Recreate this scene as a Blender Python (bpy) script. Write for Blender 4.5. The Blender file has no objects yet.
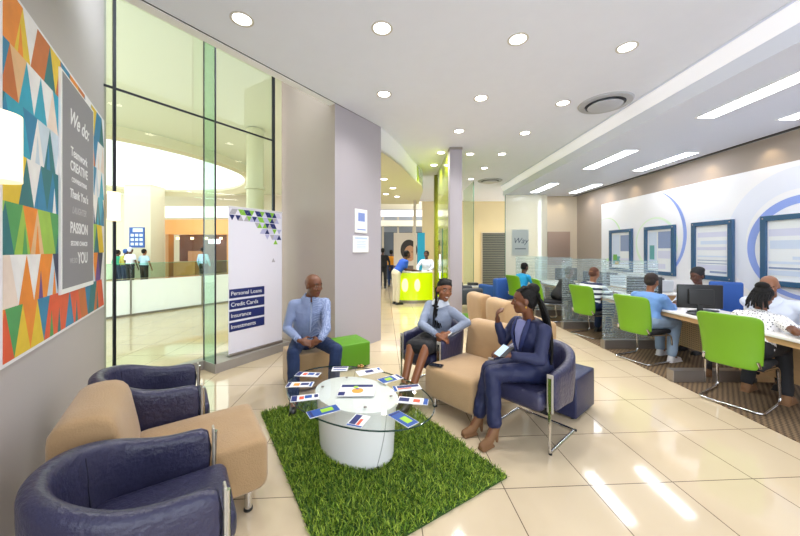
import bpy, bmesh, math, random
from math import pi, sin, cos, atan2, radians as R, sqrt
from mathutils import Vector as V, Matrix as M
random.seed(7)
SC = bpy.context.scene
COL = SC.collection

# ---------------------------------------------------------------- helpers
def lin(h):
    c = [int(h[i:i+2], 16)/255 for i in (0, 2, 4)]
    return tuple(x/12.92 if x <= .04045 else ((x+.055)/1.055)**2.4 for x in c)+(1,)

MATS = {}
def mat(name, hexc, rough=.5, metal=0, bump=0, bscale=40, var=0, vscale=6, coat=0, emit=0, ecol=None, sheen=0, stretch=None):
    if name in MATS: return MATS[name]
    m = bpy.data.materials.new(name); m.use_nodes = True
    nt = m.node_tree; b = nt.nodes['Principled BSDF']
    c = lin(hexc)
    b.inputs['Base Color'].default_value = c
    b.inputs['Roughness'].default_value = rough
    b.inputs['Metallic'].default_value = metal
    if coat: b.inputs['Coat Weight'].default_value = coat; b.inputs['Coat Roughness'].default_value = .1
    if sheen: b.inputs['Sheen Weight'].default_value = sheen
    if emit:
        b.inputs['Emission Color'].default_value = lin(ecol or hexc); b.inputs['Emission Strength'].default_value = emit
    if bump or var:
        tc = nt.nodes.new('ShaderNodeTexCoord')
        src = tc.outputs['Object']
        if stretch:
            mp = nt.nodes.new('ShaderNodeMapping'); mp.inputs['Scale'].default_value = stretch
            nt.links.new(src, mp.inputs[0]); src = mp.outputs[0]
    if bump:
        n = nt.nodes.new('ShaderNodeTexNoise'); n.inputs['Scale'].default_value = bscale; n.inputs['Detail'].default_value = 5
        bp = nt.nodes.new('ShaderNodeBump'); bp.inputs['Strength'].default_value = bump; bp.inputs['Distance'].default_value = .02
        nt.links.new(src, n.inputs['Vector']); nt.links.new(n.outputs[0], bp.inputs['Height'])
        nt.links.new(bp.outputs[0], b.inputs['Normal'])
    if var:
        n2 = nt.nodes.new('ShaderNodeTexNoise'); n2.inputs['Scale'].default_value = vscale; n2.inputs['Detail'].default_value = 3
        mx = nt.nodes.new('ShaderNodeMix'); mx.data_type = 'RGBA'
        mx.inputs[6].default_value = tuple(max(0, x*(1-var)) for x in c[:3])+(1,)
        mx.inputs[7].default_value = tuple(min(1, x*(1+var)) for x in c[:3])+(1,)
        nt.links.new(src, n2.inputs['Vector']); nt.links.new(n2.outputs[0], mx.inputs[0])
        nt.links.new(mx.outputs[2], b.inputs['Base Color'])
    MATS[name] = m
    return m

def glass(name, tint=(.93, .97, .93), refl=1.0, frost=0, fcol=(.8, .85, .83), rough=.0, stripes=0, ior=1.5):
    """thin architectural pane: transparent + fresnel reflection (+ a share of frosting)"""
    if name in MATS: return MATS[name]
    m = bpy.data.materials.new(name); m.use_nodes = True
    nt = m.node_tree; nt.nodes.clear(); N = nt.nodes.new; L = nt.links.new
    out = N('ShaderNodeOutputMaterial'); tr = N('ShaderNodeBsdfTransparent'); tr.inputs[0].default_value = tint+(1,)
    gl = N('ShaderNodeBsdfGlossy'); gl.inputs['Roughness'].default_value = rough
    fr = N('ShaderNodeFresnel'); fr.inputs[0].default_value = ior
    mx = N('ShaderNodeMixShader')
    ge = N('ShaderNodeNewGeometry'); iv = N('ShaderNodeMath'); iv.operation = 'MULTIPLY_ADD'; iv.inputs[1].default_value = -refl; iv.inputs[2].default_value = refl
    L(ge.outputs['Backfacing'], iv.inputs[0])
    mm = N('ShaderNodeMath'); mm.operation = 'MULTIPLY'; L(fr.outputs[0], mm.inputs[0]); L(iv.outputs[0], mm.inputs[1]); L(mm.outputs[0], mx.inputs[0])
    L(tr.outputs[0], mx.inputs[1]); L(gl.outputs[0], mx.inputs[2])
    last = mx
    if frost:
        df = N('ShaderNodeBsdfDiffuse'); df.inputs[0].default_value = fcol+(1,)
        tl = N('ShaderNodeBsdfTranslucent'); tl.inputs[0].default_value = fcol+(1,)
        ad = N('ShaderNodeMixShader'); ad.inputs[0].default_value = .5
        L(df.outputs[0], ad.inputs[1]); L(tl.outputs[0], ad.inputs[2])
        m2 = N('ShaderNodeMixShader'); m2.inputs[0].default_value = frost
        if stripes:
            g = N('ShaderNodeNewGeometry'); s = N('ShaderNodeSeparateXYZ'); L(g.outputs['Position'], s.inputs[0])
            a = N('ShaderNodeMath'); a.operation = 'MULTIPLY'; a.inputs[1].default_value = stripes; L(s.outputs[2], a.inputs[0])
            f = N('ShaderNodeMath'); f.operation = 'FRACT'; L(a.outputs[0], f.inputs[0])
            c = N('ShaderNodeMath'); c.operation = 'GREATER_THAN'; c.inputs[1].default_value = .35; L(f.outputs[0], c.inputs[0])
            q = N('ShaderNodeMath'); q.operation = 'MULTIPLY'; q.inputs[1].default_value = frost; L(c.outputs[0], q.inputs[0])
            L(q.outputs[0], m2.inputs[0])
        L(last.outputs[0], m2.inputs[1]); L(ad.outputs[0], m2.inputs[2]); last = m2
    L(last.outputs[0], out.inputs[0])
    MATS[name] = m
    return m

def emis(name, hexc, s):
    if name in MATS: return MATS[name]
    m = bpy.data.materials.new(name); m.use_nodes = True
    nt = m.node_tree; nt.nodes.clear()
    o = nt.nodes.new('ShaderNodeOutputMaterial'); e = nt.nodes.new('ShaderNodeEmission')
    e.inputs[0].default_value = lin(hexc); e.inputs[1].default_value = s
    nt.links.new(e.outputs[0], o.inputs[0]); MATS[name] = m
    return m

def frame_from(d, up=V((0, 0, 1))):
    d = V(d).normalized(); up = V(up)
    if abs(d.dot(up)) > .98: up = V((0, 1, 0)) if abs(d.z) > .9 else V((0, 0, 1))
    s = d.cross(up).normalized(); t = s.cross(d).normalized()
    return s, t, d

def box(bm, c, size, bev=0, seg=2, rz=0, mi=0, mtx=None):
    r = bmesh.ops.create_cube(bm, size=1)
    vs = r['verts']
    m = M.Translation(V(c)) @ M.Rotation(rz, 4, 'Z') @ M.Diagonal(V((*size, 1)))
    if mtx: m = mtx @ m
    bmesh.ops.transform(bm, matrix=m, verts=vs)
    fs = list({f for v in vs for f in v.link_faces})
    if bev:
        es = list({e for v in vs for e in v.link_edges})
        r = bmesh.ops.bevel(bm, geom=es, offset=bev, segments=seg, affect='EDGES', profile=.5)
        fs = [f for f in r['faces']] + [f for f in fs if f.is_valid]
    for f in fs:
        if f.is_valid: f.material_index = mi
    return fs

def rings(bm, rs, caps=True, closed=False, mi=0):
    """loft a list of rings (lists of points)"""
    vv = [[bm.verts.new(p) for p in r] for r in rs]
    n = len(vv[0]); fs = []
    k = len(vv)
    for i in range(k if closed else k-1):
        a, b = vv[i], vv[(i+1) % k]
        for j in range(n):
            fs.append(bm.faces.new((a[j], a[(j+1) % n], b[(j+1) % n], b[j])))
    if caps and not closed:
        fs.append(bm.faces.new(list(reversed(vv[0])))); fs.append(bm.faces.new(vv[-1]))
    for f in fs: f.material_index = mi
    return fs

def tube(bm, pts, r, n=10, caps=True, closed=False, mi=0):
    pts = [V(p) for p in pts]; rr = r if isinstance(r, (list, tuple)) else [r]*len(pts)
    k = len(pts); out = []
    s = None
    for i, p in enumerate(pts):
        if closed: d = (pts[(i+1) % k]-pts[i-1])
        else: d = pts[min(i+1, k-1)]-pts[max(i-1, 0)]
        d.normalize()
        if s is None: s, t, _ = frame_from(d)
        else:
            s = (s-d*s.dot(d))
            s = s.normalized() if s.length > 1e-6 else frame_from(d)[0]
            t = d.cross(s)
        out.append([p+(s*cos(a)+t*sin(a))*rr[i] for a in [2*pi*j/n for j in range(n)]])
    return rings(bm, out, caps, closed, mi)

def bend(pts, rad, seg=5):
    """round the corners of a polyline"""
    pts = [V(p) for p in pts]; out = [pts[0]]
    for i in range(1, len(pts)-1):
        a, b, c = pts[i-1], pts[i], pts[i+1]
        r = min(rad, (a-b).length*.48, (c-b).length*.48)
        p0 = b+(a-b).normalized()*r; p1 = b+(c-b).normalized()*r
        for k in range(seg+1):
            t = k/seg; out.append(p0*(1-t)**2+b*2*t*(1-t)+p1*t*t)
    out.append(pts[-1])
    return out

def ell(bm, c, rad, rot=None, seg=20, rg=12, mi=0):
    r = bmesh.ops.create_uvsphere(bm, u_segments=seg, v_segments=rg, radius=1)
    m = M.Translation(V(c)) @ (rot.to_4x4() if rot else M()) @ M.Diagonal(V((*rad, 1)))
    bmesh.ops.transform(bm, matrix=m, verts=r['verts'])
    for f in {f for v in r['verts'] for f in v.link_faces}: f.material_index = mi

def capsule(bm, a, b, ra, rb, n=12):
    a, b = V(a), V(b); d = b-a
    if d.length < 1e-5: ell(bm, a, (ra,)*3, seg=n, rg=8); return
    s, t, w = frame_from(d)
    rs = []
    for k in range(1, 5):
        ph = -pi/2+k*pi/8; rs.append((a+w*ra*sin(ph), ra*cos(ph)))
    rs[-1] = (a, ra)
    rs.append((b, rb))
    for k in range(1, 4):
        ph = k*pi/8; rs.append((b+w*rb*sin(ph), rb*cos(ph)))
    rings(bm, [[c+(s*cos(x)+t*sin(x))*r for x in [2*pi*j/n for j in range(n)]] for c, r in rs])

def prism(bm, poly, z0, z1, mi=0):
    return rings(bm, [[V((x, y, z0)) for x, y in poly], [V((x, y, z1)) for x, y in poly]], mi=mi)

def cyl(bm, c, r, h, n=24, r2=None, mi=0):
    r2 = r if r2 is None else r2
    c = V(c)
    return rings(bm, [[c+V((rr*cos(2*pi*j/n), rr*sin(2*pi*j/n), z)) for j in range(n)] for rr, z in ((r, 0), (r2, h))], mi=mi)

def obj(name, bm, m, parent=None, smooth=35, loc=None, fix=True, **props):
    me = bpy.data.meshes.new(name)
    if fix: bmesh.ops.recalc_face_normals(bm, faces=bm.faces)
    bm.to_mesh(me); bm.free()
    for x in (m if isinstance(m, (list, tuple)) else [m]): me.materials.append(x)
    if smooth:
        me.shade_smooth()
        me.set_sharp_from_angle(angle=R(smooth))
    o = bpy.data.objects.new(name, me); COL.objects.link(o)
    if parent: o.parent = parent
    if loc: o.location = loc
    for k, v in props.items(): o[k] = v
    return o

def thing(name, label, cat, loc=(0, 0, 0), rz=0, group=None):
    o = bpy.data.objects.new(name, None); COL.objects.link(o)
    o.empty_display_size = .1
    o.location = loc; o.rotation_euler = (0, 0, rz); o['label'] = label; o['category'] = cat
    if group: o['group'] = group
    return o

def tag(o, label, cat, group=None):
    o['label'] = label; o['category'] = cat
    if group: o['group'] = group
    return o

def struct(name, bm, m, parent=None, smooth=30, **k):
    o = obj(name, bm, m, parent, smooth, **k)
    if not parent: o['kind'] = 'structure'
    return o

def dup(root, loc, rz, label, group=None):
    def cp(o, par):
        c = o.copy(); COL.objects.link(c)
        if par: c.parent = par
        for ch in o.children: cp(ch, c)
        return c
    r = cp(root, None); r.location = loc; r.rotation_euler = (0, 0, rz); r['label'] = label
    if group: r['group'] = group
    return r

def text_mesh(name, body, size, m, mtx, parent=None, align='LEFT', depth=.001, shear=0, bold=0, **props):
    cu = bpy.data.curves.new(name, 'FONT'); cu.body = body; cu.size = size; cu.align_x = align; cu.align_y = 'CENTER'
    cu.extrude = depth; cu.shear = shear; cu.offset = bold
    t = bpy.data.objects.new(name, cu); COL.objects.link(t)
    dg = bpy.context.evaluated_depsgraph_get()
    me = bpy.data.meshes.new_from_object(t.evaluated_get(dg))
    bpy.data.objects.remove(t); bpy.data.curves.remove(cu)
    me.materials.clear(); me.materials.append(m); me.transform(mtx)
    o = bpy.data.objects.new(name, me); COL.objects.link(o)
    if parent: o.parent = parent
    for k, v in props.items(): o[k] = v
    return o

def face_rz(fx, fy): return atan2(-fx, fy)      # turn so that local +Y looks along (fx, fy)

# ---------------------------------------------------------------- camera
EYE = 1.6; F = 320.0; HOR = 250.0
cam = bpy.data.cameras.new('camera'); cam.lens = 14.4; cam.sensor_width = 36; cam.shift_y = -18/800; cam.clip_end = 200; cam.clip_start = .02
co = bpy.data.objects.new('camera', cam); COL.objects.link(co); co.location = (0, 0, EYE); co.rotation_euler = (pi/2, 0, 0)
SC.camera = co
SC.view_settings.view_transform = 'Standard'; SC.view_settings.look = 'None'
SC.view_settings.exposure = 0.50; SC.view_settings.gamma = 1
def at(px, py, d): return V(((px-400)/F*d, d, EYE-(py-HOR)/F*d))
def fl(px, py): d = EYE*F/(py-HOR); return V(((px-400)/F*d, d, 0))

W = bpy.data.worlds.new('world'); SC.world = W; W.use_nodes = True
bg = W.node_tree.nodes['Background']; bg.inputs[0].default_value = (.88, .94, 1, 1); bg.inputs[1].default_value = 2.7

# ---------------------------------------------------------------- materials
CEIL = mat('ceiling paint', 'e6eaf8', .6, var=.02)
WHITE = mat('white paint', 'f2f2f2', .5)
TAUPE = mat('taupe wall paint', 'b5aba8', .6, var=.03, vscale=2)
TAUPE2 = mat('warm taupe wall paint', 'a89a90', .6, var=.04, vscale=1.5)
LEFTW = mat('grey wall paint', 'bdb7b7', .55, var=.03, vscale=2)
PIERM = mat('lilac grey panel', 'aca7ae', .5)
BEIGE = mat('beige wall paint', 'cdbfa8', .6, var=.03, vscale=2)
STONE = mat('plinth stone', '9b958f', .4, var=.08)
DARKM = mat('dark metal', '1b1f26', .35, .3)
CHROME = mat('chrome', 'd8d8da', .12, 1)
STEEL = mat('brushed steel', '9c958f', .35, .8)
NAVY = mat('navy leather', '343450', .34, bump=.35, bscale=38, var=.14, vscale=9)
NAVYD = mat('dark navy vinyl', '23284a', .4, bump=.1, bscale=80)
SEAM = mat('seam thread', '1f2136', .7)
TAN = mat('tan suede', 'b09068', .85, bump=.25, bscale=120, var=.1, vscale=7, sheen=.3)
TAND = mat('tan suede underside', '9d8067', .85, bump=.25, bscale=120, var=.1)
LIME = mat('lime vinyl', '72a51d', .45, bump=.05, bscale=200)
GREEN = mat('grass green vinyl', '589412', .5, bump=.1, bscale=90)
BLACKF = mat('black fabric', '16161a', .8, bump=.2, bscale=200)
BLACKP = mat('black plastic', '1a1c1f', .35)
WOOD = mat('maple laminate', 'c9a274', .4, var=.12, vscale=4, stretch=(1, 1, 8))
DESKT = mat('white desk top', 'f2efec', .25)
BLUEF = mat('royal blue fabric', '2d5aa8', .7, bump=.2, bscale=150)
LIMEP = mat('lime glossy panel', 'a9bc08', .12, coat=.6)
OLIVE = mat('olive metal edge', '7c7a1e', .35, .3)
BLUEFR = mat('slate blue frame', '31597f', .25, coat=.5)
PAPER = mat('white paper', 'e8e8ec', .5)
NAVYP = mat('navy print', '18276a', .5)
BLUEP = mat('blue print', '1f50a0', .5)
GREENP = mat('green print', '9fce3a', .5)
ORANGEP = mat('orange print', 'f0a03a', .5)
REDP = mat('red print', 'e05a3c', .5)
GLASS = glass('shopfront glass', (.93, .975, .93))
GLASSG = glass('green fin glass', (.74, .9, .8))
GEDGE = mat('glass cut edge', '2e6a5a', .1)

def floor_mat():
    m = bpy.data.materials.new('polished cream tile'); m.use_nodes = True
    nt = m.node_tree; N = nt.nodes.new; L = nt.links.new; b = nt.nodes['Principled BSDF']
    g = N('ShaderNodeNewGeometry'); mp = N('ShaderNodeMapping'); mp.vector_type = 'TEXTURE'
    mp.inputs['Rotation'].default_value = (0, 0, R(3)); mp.inputs['Scale'].default_value = (.59, .59, 1)
    L(g.outputs['Position'], mp.inputs[0]); s = N('ShaderNodeSeparateXYZ'); L(mp.outputs[0], s.inputs[0])
    gr = []
    for i, off in ((0, 1.402/.59), (1, 2.106/.59)):
        a = N('ShaderNodeMath'); a.operation = 'SUBTRACT'; a.inputs[1].default_value = off-.5; L(s.outputs[i], a.inputs[0])
        f = N('ShaderNodeMath'); f.operation = 'FRACT'; L(a.outputs[0], f.inputs[0])
        c = N('ShaderNodeMath'); c.operation = 'SUBTRACT'; c.inputs[1].default_value = .5; L(f.outputs[0], c.inputs[0])
        d = N('ShaderNodeMath'); d.operation = 'ABSOLUTE'; L(c.outputs[0], d.inputs[0])
        e = N('ShaderNodeMath'); e.operation = 'LESS_THAN'; e.inputs[1].default_value = .0052; L(d.outputs[0], e.inputs[0]); gr.append(e)
    mx = N('ShaderNodeMath'); mx.operation = 'MAXIMUM'; L(gr[0].outputs[0], mx.inputs[0]); L(gr[1].outputs[0], mx.inputs[1])
    n = N('ShaderNodeTexNoise'); n.inputs['Scale'].default_value = 1.3; n.inputs['Detail'].default_value = 6; L(g.outputs['Position'], n.inputs['Vector'])
    c1 = N('ShaderNodeMix'); c1.data_type = 'RGBA'; c1.inputs[6].default_value = lin('cab799'); c1.inputs[7].default_value = lin('d9c8ab'); L(n.outputs[0], c1.inputs[0])
    c2 = N('ShaderNodeMix'); c2.data_type = 'RGBA'; c2.inputs[7].default_value = lin('6f6051'); L(mx.outputs[0], c2.inputs[0]); L(c1.outputs[2], c2.inputs[6])
    L(c2.outputs[2], b.inputs['Base Color'])
    b.inputs['Roughness'].default_value = .07; b.inputs['Specular IOR Level'].default_value = .75
    return m
FLOOR = floor_mat()
def carpet_mat():
    m = bpy.data.materials.new('brown woven carpet'); m.use_nodes = True
    nt = m.node_tree; N = nt.nodes.new; L = nt.links.new; b = nt.nodes['Principled BSDF']
    g = N('ShaderNodeNewGeometry'); k = N('ShaderNodeTexChecker'); k.inputs['Scale'].default_value = 34
    k.inputs[1].default_value = lin('4d3d2c'); k.inputs[2].default_value = lin('7d674c')
    L(g.outputs['Position'], k.inputs[0]); L(k.outputs[0], b.inputs['Base Color']); b.inputs['Roughness'].default_value = .9
    return m
CARPET = carpet_mat()

# ---------------------------------------------------------------- room shell
u2 = V((.842, .539)); v2 = V((-.539, .842)); g2 = V((.537, .844)); n2 = V((.844, -.537))
WL0 = V((-3.2, 3.46))                       # left wall / shopfront corner
def LW(s, p=0): return WL0 - v2*s + u2*p    # s towards camera along left wall, p out of the wall
G0 = V((-2.65, 4.32))                       # foot of the glass fin
def GP(t, p=0): return G0 + g2*t + n2*p     # along the shopfront, p towards the room
H = 3.79; HS = 3.43; XB = 3.48; XW = 6.03

bm = bmesh.new(); box(bm, (-3, 8.75, -.05), (26, 22.5, .1)); struct('floor', bm, FLOOR)
bm = bmesh.new()
box(bm, (4.68, 4.2, .004), (2.74, 13.4, .008)); struct('floor_carpet', bm, CARPET)
# main ceiling: edge runs parallel to the shopfront, then curves round the drum
curve = [(-.34, 5.7), (-.2, 6.05), (-.08, 6.4), (.04, 6.75), (.13, 7.1), (.21, 7.43), (.29, 7.75), (.43, 8.2), (.60, 8.75), (.68, 9.5)]
cp = [(-1.2, -2.5), (-1.0, 0), (-2.52, 2.393)] + curve + [(.70, 14.4), (6.1, 14.4), (6.1, 10.9), (XB, 10.9), (XB, -2.5)]
bm = bmesh.new(); prism(bm, cp, H, H+.12); struct('ceiling', bm, CEIL)
bm = bmesh.new(); prism(bm, [(-2.66, 2.41), (-2.56, 2.36), (-.365, 5.69), (-.46, 5.75)], H-.012, H+.1); struct('trim_1', bm, WHITE)
bm = bmesh.new(); prism(bm, [(-2.57, 2.36), (-2.54, 2.36), (-.34, 5.70), (-.37, 5.70)], H-.002, H+.05); struct('gap_shade_strip', bm, DARKM)  # dark strip painted in for the shade of the ceiling gap
# dropped soffit over the desks with a stepped bulkhead edge
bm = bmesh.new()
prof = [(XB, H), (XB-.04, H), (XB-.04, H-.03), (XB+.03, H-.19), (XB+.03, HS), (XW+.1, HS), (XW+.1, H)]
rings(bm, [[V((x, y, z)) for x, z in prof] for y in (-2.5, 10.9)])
sf_ = struct('ceiling_soffit', bm, [mat('soffit paint', 'dfe4f4', .6), mat('bulkhead band painted glow', 'f4f4fb', .5, emit=.2)])
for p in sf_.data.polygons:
    if p.normal.x < -.3 and -.7 < p.normal.z < -.05: p.material_index = 1  # sloped band given a faint emission so it looks brightly lit
bm = bmesh.new(); box(bm, (5.93, 4.2, HS-.004), (.09, 13.4, .012)); struct('slot_shade_strip', bm, DARKM)  # dark strip painted in for the shaded slot along the wall
# walls
bm = bmesh.new(); a, b_ = LW(-.1), LW(4.7); c, d = LW(4.7, -.15), LW(-.1, -.15)
prism(bm, [tuple(a), tuple(b_), tuple(c), tuple(d)], 0, 5.2); struct('wall_left', bm, LEFTW)
bm = bmesh.new(); box(bm, (XW+.06, 4.2, 1.95), (.12, 13.4, 3.9)); struct('wall_right', bm, TAUPE2)
bm = bmesh.new(); box(bm, (5.5, 10.96, 1.95), (1.24, .12, 3.9)); struct('wall_back', bm, BEIGE)
bm = bmesh.new(); box(bm, (3.6, 14.46, 1.95), (5.2, .12, 3.9)); struct('wall_rear', bm, mat('cream wall paint', 'd8c69a', .6, var=.04, vscale=1.5))
bm = bmesh.new(); prism(bm, [(-.97, 4.77), (-.34, 5.7), (-1.39, 6.39), (-2.02, 5.46)], 0, 4.62)
pier = struct('wall_pier', bm, [PIERM, TAUPE2])
for p in pier.data.polygons:
    if p.normal.dot(V((-.83, -.55, 0))) > .8 or abs(p.normal.dot(V((-.825, -.565, 0)))) > .9: p.material_index = 1 if p.normal.x < 0 else 0
bm = bmesh.new(); box(bm, (1.19, 6.93, 1.9), (.26, .26, 3.78), .004); struct('wall_column', bm, PIERM)
bm = bmesh.new(); box(bm, (1.19, 6.93, H-.03), (.28, .28, .05)); struct('trim_4', bm, STEEL)
# lime gloss panel wall running back from the column, with an olive post and a lit slot
bm = bmesh.new(); box(bm, (1.08, 8.2, 1.9), (.05, 2.28, 3.78)); struct('wall_lime', bm, LIMEP)
bm = bmesh.new(); box(bm, (1.07, 9.4, 1.9), (.14, .14, 3.78)); struct('trim_5', bm, OLIVE)
# drum bulkhead and the low soffit behind it
bm = bmesh.new()
cc = [V((x, y)) for x, y in curve]
vv = []
for x in cc: vv.append([bm.verts.new((x.x, x.y, 3.35)), bm.verts.new((x.x, x.y, H))])
for i in range(len(vv)-1):
    f = bm.faces.new((vv[i][0], vv[i+1][0], vv[i+1][1], vv[i][1])); f.material_index = 1 if i >= 7 else 0
bmesh.ops.solidify(bm, geom=bm.faces[:], thickness=.06)
struct('ceiling_drum', bm, [WHITE, LIMEP])
bm = bmesh.new(); prism(bm, curve + [(.70, 12.2), (-3.2, 12.2), (-1.3, 6.5)], 3.35, 3.4); struct('ceiling_foyer', bm, mat('foyer ceiling', 'e3dfc0', .5))
# shopfront plinth
bm = bmesh.new(); P = [GP(-.02, .325), GP(1.2, .27), GP(1.2, -.1), GP(-.02, -.1)]
prism(bm, [tuple(p) for p in P], 0, .12); P = [GP(-.05, .04), GP(-.021, .04), GP(-.021, -.1), GP(-1.15, -.1), GP(-1.15, .04)]
prism(bm, [tuple(p) for p in P], 0, .12)
struct('baseboard_shopfront', bm, STONE)
# shopfront panes, fin and frames
def gpane(t0, t1, z0, z1, p=0, th=.012):
    bm = bmesh.new(); q = [GP(t0, p), GP(t1, p), GP(t1, p+th), GP(t0, p+th)]
    prism(bm, [tuple(x) for x in q], z0, z1); return bm
wi = thing('window_1', 'tall shopfront window', 'window'); del wi['label']; del wi['category']; wi['kind'] = 'structure'
for t0, t1 in ((-1.02, -.012), (.0, 1.06)):
    obj('pane', gpane(t0, t1, .12, 3.37), GLASS, wi); obj('pane', gpane(t0, t1, 3.385, 4.6), GLASS, wi)
obj('transom', gpane(-1.03, 1.07, 3.365, 3.39, .012, .012), DARKM, wi)
obj('mullion', gpane(-.955, -.93, .12, 4.6, .012, .03), DARKM, wi)
obj('mullion', gpane(1.055, 1.09, .12, 4.6, -.01, .04), DARKM, wi)
bm = bmesh.new(); q = [GP(-.012, .013), GP(0, .013), GP(0, .30), GP(-.012, .30)]; prism(bm, [tuple(x) for x in q], .12, 4.6); obj('glass_fin', bm, GLASSG, wi)
for p0, p1 in ((.013, .022), (.298, .312)):
    bm = bmesh.new(); q = [GP(-.014, p0), GP(.002, p0), GP(.002, p1), GP(-.014, p1)]; prism(bm, [tuple(x) for x in q], .12, 4.6); obj('fin_edge', bm, DARKM, wi)

# ---------------------------------------------------------------- ceiling lights
LAMP = emis('lamp face', 'fffaf0', 9)
WARM = emis('warm lamp face', 'fff1d0', 14)
dl0 = None
def spot(name, loc, e, size=140, col=(1, .97, .94), rad=.06, blend=1):
    l = bpy.data.lights.new(name, 'SPOT'); l.energy = e; l.spot_size = R(size); l.spot_blend = blend; l.color = col; l.shadow_soft_size = rad
    o = bpy.data.objects.new(name, l); COL.objects.link(o); o.location = loc; return o
DL = [(242, 19, 'nearest the left wall, in front of the shopfront edge'), (382, 28, 'above the glass table, in the row nearest the camera'), (518, 39, 'in the nearest row, left of the round air vent line'), (627, 47, 'in the nearest row, closest to the desk soffit'),
      (384, 94, 'in the second row, beside the lilac pier'), (481, 98, 'in the middle of the second row'), (563, 103, 'in the second row, left of the big round vent'),
      (459, 131, 'just in front of the lilac column'), (525, 133, 'in the third row, toward the soffit'), (441, 152.6, 'left of the column top, over the lime wall'), (434, 165, 'far back over the lime wall, near the olive post'),
      (470, 154, 'just behind the lilac column, to its right'), (502, 154, 'in the fourth row near the soffit edge'), (484.5, 168, 'in the fifth row, before the small vent'), (471, 179, 'farthest back, left of the small round vent')]
for i, (px, py, w) in enumerate(DL):
    d = (H-EYE)*F/(HOR-py); x = (px-400)/F*d
    lab = 'round recessed ceiling downlight '+w
    if dl0 is None:
        dl0 = thing('downlight', lab, 'ceiling light', (x, d, H), 0, 'recessed downlights in the main ceiling')
        bm = bmesh.new(); n = 32
        rs = [[V((r*cos(2*pi*j/n), r*sin(2*pi*j/n), z)) for j in range(n)] for r, z in ((.105, .0), (.105, -.008), (.085, -.008), (.08, .0))]
        rings(bm, rs, caps=False, closed=True); obj('trim_ring', bm, mat('light trim', 'c9c4bd', .3), dl0)
        bm = bmesh.new(); cyl(bm, (0, 0, -.004), .08, .004, 28); obj('lamp', bm, LAMP, dl0)
    else: dup(dl0, (x, d, H), 0, lab)
    spot('downlight_lamp', (x, d, H-.03), 62)
# round air vents
def vent(loc, r, label):
    t = thing('air_vent', label, 'air vent', loc, 0, 'round ceiling air vents')
    n = 40
    def ring(r0, r1, z): return [[V((a*cos(2*pi*j/n), a*sin(2*pi*j/n), zz)) for j in range(n)] for a, zz in ((r1, 0), (r1*.96, z), (r0*1.03, z-.006), (r0, 0))]
    bm = bmesh.new(); rings(bm, ring(r*.72, r, -.02), caps=False, closed=True); obj('outer_ring', bm, mat('vent ring', 'aeb0b8', .4), t)
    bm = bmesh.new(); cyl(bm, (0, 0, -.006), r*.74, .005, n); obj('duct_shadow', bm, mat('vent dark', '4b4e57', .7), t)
    bm = bmesh.new(); rings(bm, [[V((a*cos(2*pi*j/n), a*sin(2*pi*j/n), z)) for j in range(n)] for a, z in ((r*.5, -.007), (r*.64, -.045), (r*.6, -.055), (r*.05, -.06))]); obj('centre_disc', bm, mat('vent disc', 'b9bcc6', .4), t)
vent(((605-400)/F*4.77, 4.77, H), .36, 'large round ceiling air vent beside the soffit over the desks')
vent(((490-400)/F*10.1, 10.1, H), .38, 'distant small-looking round ceiling air vent near the far end of the soffit')
# rectangular panel lights in the soffit
PANEL = emis('panel lamp face', 'f3f7ff', 11)
p0 = None
for (x0, y0, y1, w) in ((4.1, 3.05, 4.42, 'nearest the camera in the left-hand row'), (5.3, 3.1, 4.5, 'nearest the camera in the row by the wall'), (4.13, 5.86, 7.23, 'second along the left-hand row'),
                    (5.36, 6.0, 7.38, 'second along the row by the wall'), (4.13, 8.8, 10.15, 'farthest in the left-hand row'), (5.4, 8.95, 10.2, 'farthest in the row by the wall')):
    lab = 'long recessed light panel in the soffit, '+w
    if p0 is None:
        p0 = thing('light_panel', lab, 'ceiling light', (x0+.12, (y0+y1)/2, HS), 0, 'light panels in the soffit'); l = y1-y0
        bm = bmesh.new(); rings(bm, [[V((sx*a, sy*b, z)) for sx, sy in ((-1, -1), (1, -1), (1, 1), (-1, 1))] for a, b, z in ((.14, l/2+.02, 0), (.14, l/2+.02, -.008), (.12, l/2, -.008), (.115, l/2-.005, 0))], caps=False, closed=True)
        obj('frame', bm, WHITE, p0, 0)
        bm = bmesh.new(); box(bm, (0, 0, -.003), (.236, l-.004, .004)); obj('diffuser', bm, PANEL, p0)
    else: dup(p0, (x0+.12, (y0+y1)/2, HS), 0, lab)
for y in (4.2, 5.2, 6.2, 7.2, 8.2, 9.2, 10.1): spot('wall_washer', (5.88, y, HS-.03), 9, 100, (1, .8, .5), .02)
for x in (4.95, 5.45): spot('wall_washer', (x, 10.7, HS-.03), 9, 100, (1, .8, .5), .02)
# ---------------------------------------------------------------- seating
def tub_mesh_shell():
    bm = bmesh.new(); path = []
    for y in (.30, .2, .1, 0): path.append((-.265, y))
    for k in range(1, 16):
        a = pi+pi*k/16; path.append((.265*cos(a), .0+.27*sin(a)))
    for y in (0, .1, .2, .30): path.append((.265, y))
    out = []
    for i, (x, y) in enumerate(path):
        p = V((x, y)); d = (V(path[min(i+1, len(path)-1)])-V(path[max(i-1, 0)])).normalized(); n = V((d.y, -d.x))
        back = max(0, min(1, (.12-y)/.42)); back = back*back*(3-2*back)
        zt = .635+.115*back; zb = .32-.06*back; th = .042+.008*back
        n = -n if n.dot(p-V((0, .0))) < 0 else n
        lean = .03*back
        sec = []
        for q, zz in ((th, zb+.02), (th, zt-.05), (th*.85, zt-.02), (th*.45, zt-.004), (0, zt), (-th*.45, zt-.004), (-th*.85, zt-.02), (-th, zt-.05), (-th, zb+.02), (-th*.6, zb), (th*.6, zb)):
            w = p+n*(q+lean*(zz-zb)/(zt-zb)); sec.append(V((w.x, w.y, zz)))
        out.append(sec)
    rings(bm, out); return bm
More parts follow.
